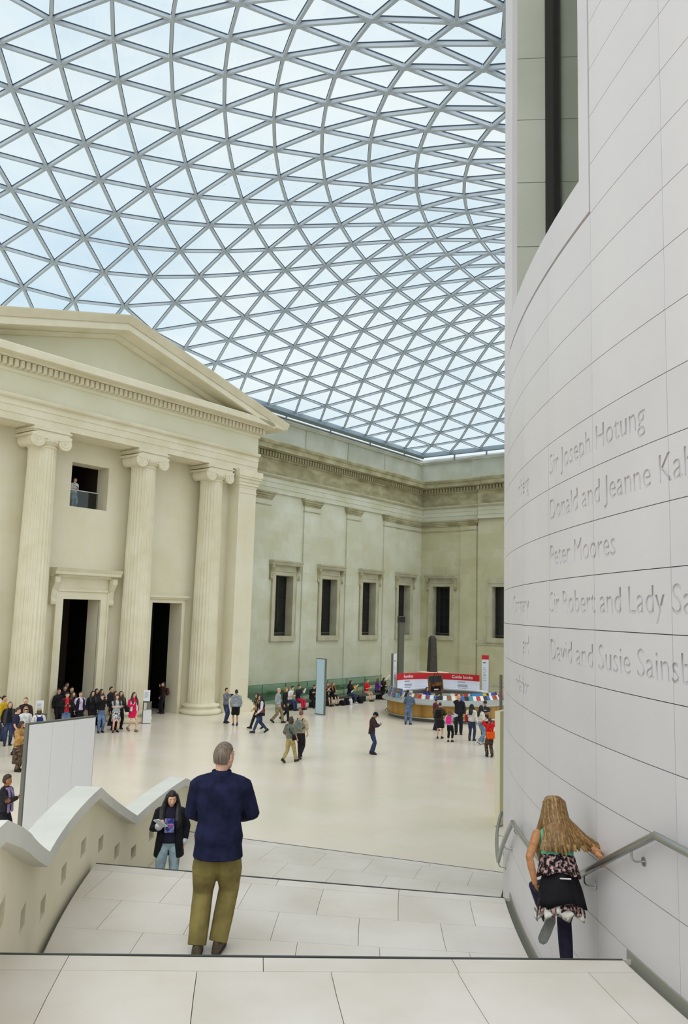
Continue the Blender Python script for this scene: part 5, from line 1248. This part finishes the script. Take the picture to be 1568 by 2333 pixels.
# ---- the three figures on the stair
P = person('man in a navy fleece and khaki trousers on the stairs, seen from behind', -1.03, 7.40, L2, 92, 1.775, feet=((-.080, -.02, .045, (-.05, 1, 0)), (.018, .015, .05, (.12, 1, 0))), hands=((-.055, .165, .60, (1, .4, .2), (0, -1, 0)), (.06, .165, .615, (-1, .4, .2), (0, -1, 0))), elbow=((-1, -.75, -.1), (1, -.75, -.1)),
           top=cloth((34, 37, 62), .95, 'fleece'), over='fleece', bottom=cloth((134, 122, 74), .9, 'twill'), hem=-.225, sleeves='long', girth=1.12, loose=1.75, voxel=.0085, yaw=-.62, nod=.05, skin=PALE, hair=(112, 98, 84), hairstyle='short', shoe=(84, 74, 60), knee=((-.1, 1, 0), (.25, 1, 0)))
def band(P, rows, m, name, n=28, off=0.0):
    """open band of cloth round the body: rows of (t, half width, half depth)"""
    S, sp = P['S'], P['sp']; b = MB()
    ring_ = lambda t, gx, gy: [tuple(S(sp(t, off + gy * math.sin(q), gx * math.cos(q)))) for q in np.linspace(0, 2 * math.pi, n + 1)[:-1]]
    b.loft([ring_(*r) for r in rows] + [ring_(t, gx - .008, gy - .008) for t, gx, gy in rows[::-1]], caps=False)
    return obj(name, b, m, P['root'], True)
band(P, [(.955, .072, .064), (1.0, .058, .056), (1.06, .051, .051), (1.10, .048, .049)], cloth((34, 37, 62), .95, 'fleece'), 'collar', off=.0)

G = person('girl with long fair hair running down the stairs, hand on the rail', 1.575, 5.85, 3.083, 90, 1.27, lean=.38, lift=-.05, side=.03, feet=((-.048, .03, .285, (-.40, .15, -1), (-.35, -1, -.1)), (.045, .02, .045, (.05, 1, 0))), hands=((-.135, .0, .495, (.3, .5, -.6), (1, .2, .2)), (.165, -.15, .70, (.35, -.35, -.5), (-.1, -.6, -.7))), elbow=((-.8, -1, .0), (.9, .2, -.6)), curl=.75,
           sole=(112, 114, 110), knee=((-.12, 1, .1), (.1, 1, 0)), top=cloth((96, 196, 158)), sleeves='none', hem='hip', bottom=cloth((38, 36, 54)), legs='leggings', skin=(180, 128, 88), shoe=(206, 206, 208), voxel=.007, hair=(128, 96, 54), hairstyle='long', nod=.12, girth=.92)
def girl_bits(P):
    S, sp, H, rt, fw, up = P['S'], P['sp'], P['H'], P['rt'], P['fw'], P['up']; root = P['root']; n = 40
    def skirt_ring(name, rows, m, wob=0.0, k=7, seed=0):
        b = MB(); out = []
        for t, gx, gy in rows:
            out.append([tuple(S(sp(t - wob * .03 * (1 + math.sin(k * q + seed)), (gy + wob * .008 * math.sin(k * q * 1.3 + seed)) * math.sin(q), (gx + wob * .008 * math.sin(k * q + seed)) * math.cos(q)))) for q in np.linspace(0, 2 * math.pi, n + 1)[:-1]])
        inn = [[tuple(S(sp(t, (gy - .006) * math.sin(q), (gx - .006) * math.cos(q)))) for q in np.linspace(0, 2 * math.pi, n + 1)[:-1]] for t, gx, gy in rows[::-1]]
        b.loft(out + inn, caps=False); return obj(name, b, m, root, True)
    skirt_ring('floral_top', [(.54, .094, .070), (.48, .097, .072), (.36, .108, .084), (.26, .116, .094), (.22, .119, .098)], cloth((0, 0, 0), .9, 'floral'), 1.0, 5, .7)
    skirt_ring('tied_jacket', [(.36, .086, .066), (.24, .094, .078), (.06, .112, .096), (-.14, .124, .110), (-.26, .130, .118)], cloth((20, 19, 24)), 1.3, 3, 2.2)
    skirt_ring('floral_hem', [(-.1, .110, .092), (-.26, .118, .104), (-.36, .121, .108)], cloth((0, 0, 0), .9, 'floral'), 1.6, 6, 1.1)
    skirt_ring('lace_hem', [(-.2, .108, .09), (-.34, .114, .10), (-.42, .117, .104)], cloth((206, 204, 196)), 1.8, 7, .2)
    lb = MB(); etube(lb, [S(sp(.12, -.104, -.02)), S(sp(.12, -.1045, .035))], [(.004 * H, .010 * H)] * 2, up, 8); obj('white_label', lb, cloth((226, 218, 222)), root)
    # grey sock on the raised foot
    kn, an = P['LG'][0][1], P['LG'][0][2]; sb = MB(); etube(sb, [S(an.lerp(kn, .30)), S(an.lerp(kn, .1)), S(an)], [.030 * H, .028 * H, .027 * H], rt, 12); obj('sock', sb, cloth((176, 180, 178)), root, True)
    # hair falling over the back and swinging to the right
    hc, hd, hf, hr = P['hc'], P['hu'], P['hf'], P['hr']; hb = MB(); rnd = random.Random(3)
    for k in range(46):
        hb.cur = (k * 7 + k // 5) % 3
        u = -1 + 2 * k / 45; jit = rnd.uniform(-.008, .008)
        a = u * 1.5; p0 = hc + hd * (.066 - .012 * abs(u)) * 1.03 - hf * .012 + hr * u * .012
        pA = hc + hr * (math.sin(a) * .036) - hf * (.030 * math.cos(a) + .014) + hd * (.058 + jit * .3)
        p1 = hc + hr * (math.sin(a) * .053) - hf * (.050 * math.cos(a) + .022) + hd * (.03 + jit)
        p2 = hc + hr * (math.sin(a) * .064) - hf * (.054 * math.cos(a) + .024) - hd * .055
        w = max(u, 0) ** 2
        p3 = sp(.84 + jit, -.062 - .030 * math.cos(a), .085 * u + .05 * w + .01); p4 = sp(.66 + jit * 3 + .03 * w, -.072 - .026 * math.cos(a), .105 * u + .105 * w + .012 + jit)
        p5 = sp(.53 + jit * 6 + .12 * w + .06 * abs(u), -.072 - .022 * math.cos(a) + jit, .122 * u + .165 * w ** 1.5 + .016 + jit)
        etube(hb, [S(q) for q in (p0, pA, p1, p2, p3, p4, p5)], [(.010 * H, .007 * H), (.012 * H, .008 * H), (.014 * H, .009 * H), (.015 * H, .008 * H), (.0145 * H, .007 * H), (.012 * H, .006 * H), (.006 * H, .003 * H)], hr, 7)
    obj('long_hair', hb, [hairm((134, 102, 58)), hairm((112, 82, 44)), hairm((152, 120, 74))], root, True)
girl_bits(G)

T = person('young woman with long black hair climbing the stairs beside the parapet', -2.26, 11.42, L3, 276, 1.44, feet=((-.05, -.03, .045), (.07, .07, .05)), hands=((-.135, -.01, .52, (0, .1, -1), (1, .3, 0)), (.085, .15, .70, (-.4, .6, .5), (0, -.4, 1))), top=cloth((34, 34, 52)), sleeves='long', hem=.0, bottom=DEN3, legs='long', open_coat=(cloth((24, 25, 30)), -.40, .012), hair=(26, 22, 22), hairstyle='long', skin=(218, 172, 142), shoe=(120, 128, 124), voxel=.008, nod=.42, yaw=.18, curl=.7, girth=.95)
def teen_bits(P):
    S, sp, H = P['S'], P['sp'], P['H']; b = MB()
    for r, c in enumerate((.74, .5)):
        pass
    pm_ = noise_mat('blue violet shirt print', (60, 60, 130), (140, 150, 210), 28, .8, .2, detail=2, lo=.45, hi=.6)
    vs = []; q = [[tuple(S(sp(t, d, x))) for t, x, d in ((.72, -.045, .076), (.72, .045, .076), (.72, .045, .088), (.72, -.045, .088))], [tuple(S(sp(t, d, x))) for t, x, d in ((.32, -.045, .066), (.32, .045, .066), (.32, .045, .0825), (.32, -.045, .0825))]]
    b.loft(q); obj('shirt_print', b, pm_, P['root']); b2 = MB(); b2.loft([[tuple(S(sp(t, d, x))) for t, x, d in ((z, -.04, .08), (z, .04, .08), (z, .04, .0875), (z, -.04, .0875))] for z in (.54, .50)]); obj('shirt_print', b2, cloth((180, 70, 110)), P['root'])
    for i in (0, 1):
        a, e, w = P['AR'][i]; c = MB(); etube(c, [S(e.lerp(w, .84)), S(e.lerp(w, 1.0))], [.036 * H, .034 * H], P['rt'], 12); obj('cuff', c, cloth((206, 208, 216)), P['root'], True)
    kn, an = P['LG'][0][1], P['LG'][0][2]; k = MB(); ball(k, S(kn + P['fw'] * .024), (.026 * H, .018 * H, .016 * H), 10, 6); obj('torn_knee', k, skinm((200, 156, 128)), P['root'], True)
teen_bits(T)
phone(T, (.07, .22, .745), (.55, .55, .6), (0, -.5, 1), 'white folded leaflet held by the young woman on the stairs', 1.35, M['notice'], 'leaflet', 'leaflet')

# ---- visitors near the portico, from the left edge
P = person('woman with curly dark hair, lilac scarf and folded arms at the left edge', -7.50, 18.84, 0, 350, 1.65, feet=ST, hands=FOLD, elbow=EOUT, top=cloth((40, 38, 42)), bottom=BLK, hair=(52, 36, 28), hairstyle='curly', scarf=cloth((128, 112, 150)), skin=(150, 100, 72), voxel=.013, nod=.08)
P = person('woman in a tan jumper and long patterned skirt looking at her phone', -10.65, 27.51, 0, 352, 1.63, feet=ST, hands=BOTH, elbow=EOUT, top=cloth((176, 134, 80)), hem='long', loose=1.6, skirt=(cloth((80, 60, 40), .9, 'batik'), .44, .015), bottom=cloth((80, 60, 40), .9, 'batik'), hair=(56, 38, 28), hairstyle='bob', skin=TAN, nod=.4)
phone(P, (0, .215, .70), (0, .5, 1), (0, -1, .5), 'phone held by the woman in the tan jumper')
person('man in a navy polo shirt and jeans behind the woman in tan', -11.88, 30.27, 0, 20, 1.72, feet=ST, hands=((-.14, .05, .52), (.15, .06, .52)), top=cloth((42, 38, 66)), sleeves='short', hem='hip', bottom=DEN, hair=(60, 46, 38), skin=PALE, girth=1.1, nod=.25)
P = person('blonde woman in a white shirt and dark glasses beside the white panel', -12.0, 31.47, 0, 300, 1.60, feet=ST, hands=((-.14, .05, .52), (.15, .06, .52)), top=WHT, hem='hip', bottom=BLK, hair=BLONDE, hairstyle='bob', skin=PALE)
g = MB(); g.box(-.072, .072, -.005, .01, -.018, .018).box(-.074, -.068, -.10, .01, -.004, .004).box(.068, .074, -.10, .01, -.004, .004)
_p = P['S'](P['hc'] + P['hf'] * .056 + P['hu'] * .010); o = tag(obj('sunglasses', g, M['black'], mw=P['mw'] @ Matrix.Translation(_p)), 'dark glasses worn by the blonde woman beside the white panel', 'glasses')
P = person('woman in a dark cardigan and jeans at the left edge', -12.96, 32.32, 0, 300, 1.66, feet=ST, hands=((-.10, .14, .62), (.15, .05, .52)), top=BLK, hem='hip', bottom=DEN, open_coat=(cloth((58, 62, 60)), -.25, .008), hair=(120, 92, 66), hairstyle='bob', skin=PALE)
person('visitor in a yellow jacket cut by the left edge', -13.62, 33.3, 0, 0, 1.78, feet=ST, top=cloth((198, 160, 30)), hem='hip', loose=1.6, bottom=DEN, hair=BLACKH, skin=ASIAN)
P = person('black haired woman holding a white map above the dark cardigan', -14.05, 33.9, 0, 310, 1.66, feet=ST, hands=((-.05, .15, .80), (.06, .16, .84)), elbow=EOUT, top=WHT, hem='hip', bottom=CHAR, hair=BLACKH, hairstyle='long', skin=ASIAN)
phone(P, (.02, .21, .88), (.2, .1, 1), (0, 1, .2), 'white map held up by the black haired woman at the left', 2.2, M['notice'], 'map', 'map')
person('grey haired man in a dark brown jumper in front of the nearest column', -12.45, 32.6, 0, 262, 1.82, feet=ST, top=cloth((52, 36, 40)), hem='hip', loose=1.7, bottom=CHAR, hair=GREYH, skin=PALE, girth=1.15)
P = person('visitor in a sun hat and white top, seen above the white panel', -11.45, 31.4, 0, 120, 1.56, feet=ST, top=WHT, hem='hip', bottom=NAVY, hair=BROWNH, hairstyle='bob', cap=cloth((176, 152, 96)), skin=PALE)
backpack(P, cloth((36, 44, 90)), 'navy backpack of the visitor in the sun hat')
P = person('man in a black jacket and red shirt holding a phone in the doorway', -11.83, 35.64, 0, 296, 1.75, feet=ST, hands=BOTH, elbow=EOUT, top=cloth((186, 34, 50)), hem='hip', bottom=DEN2, open_coat=(cloth((30, 26, 26)), -.05, .012), hair=BLACKH, skin=ASIAN, nod=.25)
phone(P, (0, .215, .70), (0, .5, 1), (0, -1, .5), 'phone held by the man in the red shirt')
dk = lambda s: cloth((30 + s, 28 + s, 32 + s))
for lab, x, y, f, h, hr_, hs, tp in (('dark dressed visitor at the left jamb of the tall doorway', -12.80, 37.35, 322, 1.70, BROWNH, 'short', dk(4)), ('pale faced visitor second from the left jamb of the tall doorway', -12.35, 37.75, 310, 1.76, BLACKH, 'short', dk(0)), ('visitor in dark clothes just behind the man in red', -11.95, 36.75, 330, 1.65, BROWNH, 'long', dk(8)), ('visitor in black with long dark hair right of the white shirt in the doorway', -11.15, 37.0, 315, 1.68, BLACKH, 'long', dk(0)), ('visitor deep inside the tall doorway, head above the crowd', -13.20, 39.6, 322, 1.78, BROWNH, 'short', dk(10)), ('second visitor deep inside the tall doorway', -13.0, 38.75, 300, 1.70, GREYH, 'short', dk(6)), ('dark dressed visitor between the doorway crowd and the photographer', -11.35, 38.25, 322, 1.66, BLACKH, 'bob', dk(2))):
    person(lab, x, y, 0, f, h, feet=ST, top=tp, hem='hip', bottom=dk(0), hair=hr_, hairstyle=hs, skin=ASIAN if hr_ == BLACKH else PALE)
person('visitor with a white shirt under a purple black jacket in the doorway', -11.52, 36.45, 0, 318, 1.70, feet=ST, top=cloth((206, 196, 214)), hem='hip', bottom=BLK, open_coat=(cloth((40, 32, 52)), -.1, .01), hair=BLACKH, skin=ASIAN)
person('long haired woman in a blue black jacket in profile beside the column', -10.98, 37.75, 0, 340, 1.70, feet=ST, top=cloth((44, 48, 66)), hem='hip', bottom=DEN, hair=(54, 36, 28), hairstyle='long', skin=PALE)
person('black haired visitor behind the woman in profile by the column', -10.7, 38.35, 0, 350, 1.76, feet=ST, top=dk(6), hem='hip', bottom=BLK, hair=BLACKH, skin=ASIAN)
P = person('woman in a black jumper and jeans photographing the court', -10.45, 36.13, 0, 305, 1.62, feet=ST, hands=PHOTO, elbow=EOUT, top=BLK, hem='waist', bottom=DEN2, hair=BROWNH, hairstyle='tied', skin=PALE)
phone(P, (0, .205, .955), (1, 0, .05), (0, 1, 0), 'white phone held up by the woman in the black jumper', 1.0, M['white'])
person('tall woman in a long black dress and black scarf beside the photographer', -10.12, 36.95, 0, 330, 1.70, feet=ST, top=dk(0), hem='hip', bottom=dk(0), skirt=(dk(0), .42, .01), hair=BLACKH, hairstyle='long', skin=ASIAN)
person('woman in a light grey jacket and black and white patterned skirt', -9.86, 36.37, 0, 298, 1.62, feet=ST, hands=FOLD, elbow=EOUT, top=LGR, hem='hip', bottom=None, skirt=(cloth((0, 0, 0), .9, 'patchy'), .30, .012), hair=(46, 32, 28), hairstyle='long', skin=PALE)
person('woman with long hair just behind the grey jacket', -9.95, 37.3, 0, 305, 1.68, feet=ST, top=CHAR, hem='hip', bottom=BLK, hair=BROWNH, hairstyle='long', skin=PALE)
RED = cloth((206, 18, 74))
P = person('woman in a bright pink red dress and white cardigan walking to the right', -9.22, 36.76, 0, 318, 1.70, feet=walk(.11), hands=((-.13, .05, .53), (.09, .14, .70, (-.2, .5, .6), (0, -.5, 1))), top=RED, hem='hip', bottom=None, skirt=(RED, .24, .012), open_coat=(WHT, .05, .006), hair=(52, 34, 30), hairstyle='long', skin=PALE, shoe=(150, 120, 90))
shoulder_bag(P, BLK, 'black shoulder bag of the woman in the pink red dress', .17, .18, .20, .14, .07, False)
P = person('visitor in dark clothes leaning in the second doorway, hand at face', -9.25, 43.0, 0, 215, 1.62, feet=ST, hands=((.02, .12, .86, (.1, .2, 1), (0, -1, 0)), (.12, .05, .52)), top=cloth((48, 34, 36)), hem='hip', bottom=dk(0), hair=BLACKH, hairstyle='short', skin=PALE)
backpack(P, cloth((84, 48, 46)), 'dark red backpack of the visitor in the second doorway')
# ---- visitors in the middle of the court
P = person('man in a grey jumper and jeans holding a camera beside the pilaster', -5.54, 40.22, 0, 335, 1.68, feet=ST, hands=((-.02, .14, .79, (.6, .4, .5), (0, -.5, 1)), (.05, .16, .77, (-.4, .5, .6), (0, -.5, 1))), elbow=EOUT, top=cloth((112, 116, 126)), hem='hip', bottom=DEN, hair=BLACKH, skin=ASIAN)
cb = MB(); c = P['S'](V((.02, .205, .82))); cb.box(c.x - .06, c.x + .06, c.y - .03, c.y + .03, c.z - .04, c.z + .04); ln = MB(); ln.tube([tuple(c + V((0, .03, 0))), tuple(c + V((0, .09, 0)))], .03, 10); thing_at(P, 'camera', cb, M['black'], 'black camera held by the man in the grey jumper', 'camera', [('lens', ln, M['black'])])
person('man in a grey hoodie and black shorts, seen from behind', -4.94, 39.42, 0, 105, 1.69, feet=walk(.05), hands=((-.13, .06, .52), (.13, .06, .52)), top=cloth((146, 152, 158)), hem='hip', loose=1.5, hooded=cloth((146, 152, 158)), bottom=BLK, legs='shorts', hair=BLACKH, skin=TAN, shoe=(40, 70, 110))
P = person('woman with long black hair, white top and dark cardigan striding left', -3.54, 37.29, 0, 200, 1.69, feet=walk(.19), hands=((-.12, .12, .54), (.14, -.05, .52)), top=cloth((206, 198, 212)), hem='hip', bottom=DEN, legs='leggings', open_coat=(dk(2), -.2, .005), hair=(24, 20, 22), hairstyle='long', skin=ASIAN)
shoulder_bag(P, cloth((110, 56, 44)), 'brown bag of the woman striding left', -.13, .25, .14, .12, .06)
person('woman in a mustard top walking just beyond the striding woman', -3.82, 38.55, 0, 198, 1.62, feet=walk2(.17), hands=((-.16, .16, .56), (.14, -.05, .52)), top=cloth((158, 130, 66)), hem='hip', bottom=dk(4), hair=BLACKH, hairstyle='long', skin=ASIAN)
person('elderly man in a grey jacket and khaki trousers walking right', -3.02, 40.73, 0, 345, 1.69, feet=walk(.15), hands=((-.12, .02, .52), (.13, .06, .52)), top=cloth((150, 154, 156)), hem='long', loose=1.5, bottom=cloth((128, 116, 84)), hair=WHITEH, hairstyle='bald', skin=(214, 158, 132))
person('brown haired companion in dark clothes behind the elderly man', -2.72, 41.55, 0, 345, 1.66, feet=walk2(.13), top=dk(2), hem='hip', bottom=dk(6), hair=(140, 108, 70), hairstyle='bob', skin=PALE)
P = person('short haired woman in a grey green top and khaki trousers walking away', -1.75, 30.41, 0, 55, 1.64, feet=walk2(.17), hands=((-.13, .05, .53), (.14, .07, .52)), top=cloth((104, 108, 98)), sleeves='elbow', hem='hip', bottom=cloth((164, 148, 98)), hair=(66, 52, 40), hairstyle='bob', skin=(204, 150, 122), girth=1.05)
shoulder_bag(P, BLK, 'black cross-body bag of the woman in the grey green top', .13, .12)
P = person('man in a beige shirt with a grey backpack walking away', -1.42, 31.25, 0, 72, 1.79, feet=walk(.13), hands=((-.14, .04, .52), (.15, .03, .52)), top=cloth((186, 172, 146)), sleeves='elbow', hem='hip', loose=1.4, bottom=dk(6), hair=(110, 82, 60), skin=PALE)
backpack(P, cloth((128, 136, 130)), 'grey backpack of the man in the beige shirt', strap_m=BLK)
P = person('man in a dark brown jacket looking down at his phone in mid court', 1.35, 32.64, 0, 352, 1.66, feet=ST, hands=BOTH, elbow=EOUT, top=cloth((58, 40, 44)), hem='long', loose=1.4, bottom=DEN, hair=BLACKH, skin=TAN, nod=.6, cap=dk(0), lean=.08)
phone(P, (0, .22, .69), (0, .6, .8), (0, -1, .6), 'phone held by the man in the dark brown jacket')
person('visitor in a blue grey jacket leaning on the kiosk counter', 3.55, 41.55, 0, 72, 1.66, lean=.5, feet=((-.07, -.05, .045), (.07, -.03, .045)), hands=((-.09, .24, .66), (.09, .24, .66)), top=cloth((82, 96, 116)), hem='hip', loose=1.4, bottom=DEN2, hair=GREYH, skin=PALE, nod=.3)
person('kiosk assistant with long black hair and a blue top behind the counter', 4.72, 43.85, 0, 300, 1.66, feet=ST, hands=BOTH, elbow=EOUT, top=cloth((50, 60, 170)), hem='hip', bottom=BLK, open_coat=(dk(0), .0, .008), hair=(24, 20, 22), hairstyle='long', skin=ASIAN)
person('boy in a maroon padded jacket and dark jeans near the kiosk', 4.70, 39.69, 0, 15, 1.52, feet=ST, hands=BOTH, elbow=EOUT, top=cloth((92, 44, 52)), hem='hip', loose=1.6, bottom=cloth((44, 46, 66), .85, 'denim'), hair=BLACKH, skin=ASIAN, nod=.45)
P = person('man in an olive jacket and dark shorts, seen from behind near the kiosk', 4.60, 37.15, 0, 70, 1.60, feet=ST, hands=((-.05, .14, .66), (.05, .14, .66)), elbow=EOUT, top=cloth((78, 66, 46)), hem='hip', loose=1.5, bottom=dk(8), legs='shorts', hair=(40, 34, 28), skin=PALE, nod=.3)
backpack(P, BLK, 'black backpack of the man in the olive jacket')
P = person('girl in grey with a pink backpack near the kiosk', 4.95, 36.27, 0, 62, 1.38, feet=ST, hands=((-.12, .04, .54), (.06, .13, .88, (-.1, .1, 1), (0, -1, 0))), elbow=((-.5, -1, 0), (1, .3, -.3)), top=cloth((184, 184, 188)), hem='hip', bottom=BLK, legs='crop', hair=(120, 88, 54), hairstyle='long', skin=PALE)
backpack(P, cloth((226, 40, 140)), 'bright pink backpack of the girl in grey')
person('white haired man in a black suit facing the stairs, hand at chin', 5.67, 38.6, 0, 262, 1.83, feet=((-.06, 0, .045), (.06, .02, .045)), hands=((-.14, .05, .52), (-.01, .12, .85, (0, .1, 1), (0, -1, 0))), top=cloth((34, 36, 42)), hem='long', loose=1.4, bottom=cloth((34, 36, 42)), hair=WHITEH, hairstyle='bald', skin=(216, 160, 140))
P = person('woman with very long black hair, cream top and pale jeans near the kiosk', 6.24, 35.81, 0, 20, 1.66, feet=walk(.08), hands=((-.05, .15, .62), (.10, .13, .64)), top=cloth((210, 206, 196)), hem='waist', loose=1.3, bottom=cloth((116, 138, 160), .85, 'denim'), hair=(20, 18, 20), hairstyle='long', skin=ASIAN, shoe=(200, 196, 190))
P = person('woman in a cream top and dark jeans just behind the long haired woman', 5.98, 36.75, 0, 60, 1.60, feet=ST, top=cloth((214, 212, 204)), hem='hip', bottom=DEN, hair=BLACKH, hairstyle='long', skin=ASIAN)
shoulder_bag(P, cloth((170, 30, 44)), 'red bag of the woman in the cream top', -.14, .25, .16, .2, .07, False)
P = person('man in a dark printed T-shirt and cap facing the stairs', 6.72, 37.47, 0, 250, 1.68, feet=ST, hands=FOLD, elbow=EOUT, top=cloth((52, 54, 60)), sleeves='short', hem='hip', bottom=dk(10), hair=BLACKH, skin=TAN, cap=cloth((40, 42, 40)))
pr_ = MB(); pr_.loft([[tuple(P['S'](P['sp'](t, d, x))) for x, d in ((-.05, .07), (.05, .07), (.05, .0895), (-.05, .0895))] for t in (.78, .72)]); obj('shirt_print', pr_, WHT, P['root'])
P = person('woman in a red top and patterned trousers photographing, seen from behind', 6.05, 32.7, 0, 100, 1.52, feet=walk(.06), hands=((-.06, .14, .93, (.3, .3, 1), (0, .6, .3)), (.06, .14, .93, (-.3, .3, 1), (0, .6, .3))), elbow=((-1, -.2, .1), (1, -.2, .1)), top=cloth((204, 30, 34)), hem='long', loose=1.6, sleeves='short', bottom=cloth((120, 110, 84), .9, 'batik'), hair=(60, 44, 36), hairstyle='tied', skin=PALE)
phone(P, (0, .18, .985), (1, 0, .05), (0, 1, 0), 'phone held up by the woman in the red top')
shoulder_bag(P, cloth((230, 88, 20)), 'orange bag across the back of the woman in the red top', .02, .12, .16, .17, .24, True)
# ---- people sitting on the benches (they face the stairs)
def sitter(label, s, face=322, dm=0.0, **k):
    x, y, _ = W(s, 30.33 + dm); H = k.pop('H', 1.68)
    kw = dict(feet=((-.06, .25, .045), (.06, .27, .045)), knee=((-.1, .3, 1), (.1, .3, 1)), hands=((-.05, .15, .50), (.06, .16, .51)), sit=.335 * 1.68 / H, lean=.12, hem='hip', bottom=DEN, skin=PALE, hair=BROWNH); kw.update(k)
    return person(label, x, y, 0, face, H, **kw)
sitter('dark haired man in a white shirt seated on the bench nearest the portico', 34.75, 330, top=WHT, sleeves='short', hair=BLACKH, skin=ASIAN, lean=.28, hands=((.0, .12, .72), (.06, .2, .48)))
P = sitter('seated visitor in red trousers reading a white paper', 35.5, 325, top=cloth((40, 36, 52)), bottom=cloth((196, 30, 60)), hair=BLACKH, skin=ASIAN, hands=((-.05, .24, .60), (.06, .24, .60)), elbow=EOUT)
phone(P, (0, .29, .63), (0, .4, 1), (0, -1, .4), 'white paper held by the seated visitor in red trousers', 2.0, M['notice'], 'paper', 'paper')
sitter('seated visitor in black half hidden behind the pale blue totem', 36.75, 300, top=dk(2), bottom=dk(0), lean=.4, hair=BLACKH)
sitter('bare legged woman in black seated right of the pale blue totem', 38.05, 318, top=dk(0), bottom=dk(0), legs='shorts', hair=(110, 80, 50), hairstyle='long', sleeves='short', hands=((.04, .14, .60), (-.03, .15, .62)), elbow=EOUT)
sitter('long haired woman in black seated second from the pale blue totem', 38.62, 322, top=dk(4), bottom=dk(0), legs='shorts', hair=(132, 96, 58), hairstyle='long', hands=((.0, .2, .50), (.04, .2, .50)))
P = sitter('black haired visitor in black and jeans seated in the middle of the bench', 40.35, 345, top=dk(0), bottom=DEN, hair=(22, 18, 20), hairstyle='long', skin=ASIAN, hands=((-.02, .2, .60), (.05, .2, .56)), shoe=(210, 206, 200))
bb = MB(); ball(bb, P['S'](V((.03, .22, .55))), (.10, .09, .13), 12, 8); thing_at(P, 'yellow_pouch', bb, cloth((222, 164, 40)), 'yellow pouch on the lap of the seated black haired visitor', 'pouch')
sitter('man in a red T-shirt and beige shorts seated near the kiosk', 42.15, 318, top=cloth((198, 26, 44)), sleeves='short', bottom=cloth((176, 162, 134)), legs='shorts', girth=1.1, hands=((-.02, .2, .52), (.05, .22, .50)), hair=(120, 86, 60))
sitter('visitor in a purple top seated beside the man in red', 43.3, 20, top=cloth((92, 48, 130)), hair=(110, 76, 50), hairstyle='bob', bottom=dk(4))
sitter('long haired woman in black seated at the kiosk end of the bench', 44.0, 322, top=dk(2), bottom=dk(0), hair=(40, 28, 26), hairstyle='long')
# ---- visitors in the gallery window
x, y, _ = W(22.75, 34.35); P = person('visitor in a white shirt and jeans standing in the gallery window', x, y, 10.12, 322, 1.62, feet=ST, hands=((-.03, .14, .64), (.04, .14, .64)), top=WHT, hem='hip', bottom=DEN3, hair=(90, 56, 40), hairstyle='short', skin=PALE, yaw=.5)
shoulder_bag(P, BLK, 'black strap bag of the visitor in the gallery window', -.12, .2)
x, y, _ = W(22.0, 34.6); person('second visitor at the left side of the gallery window', x, y, 10.12, 322, 1.60, feet=ST, top=GRY, hem='hip', bottom=dk(4), hair=BROWNH, skin=PALE)
finish_people()
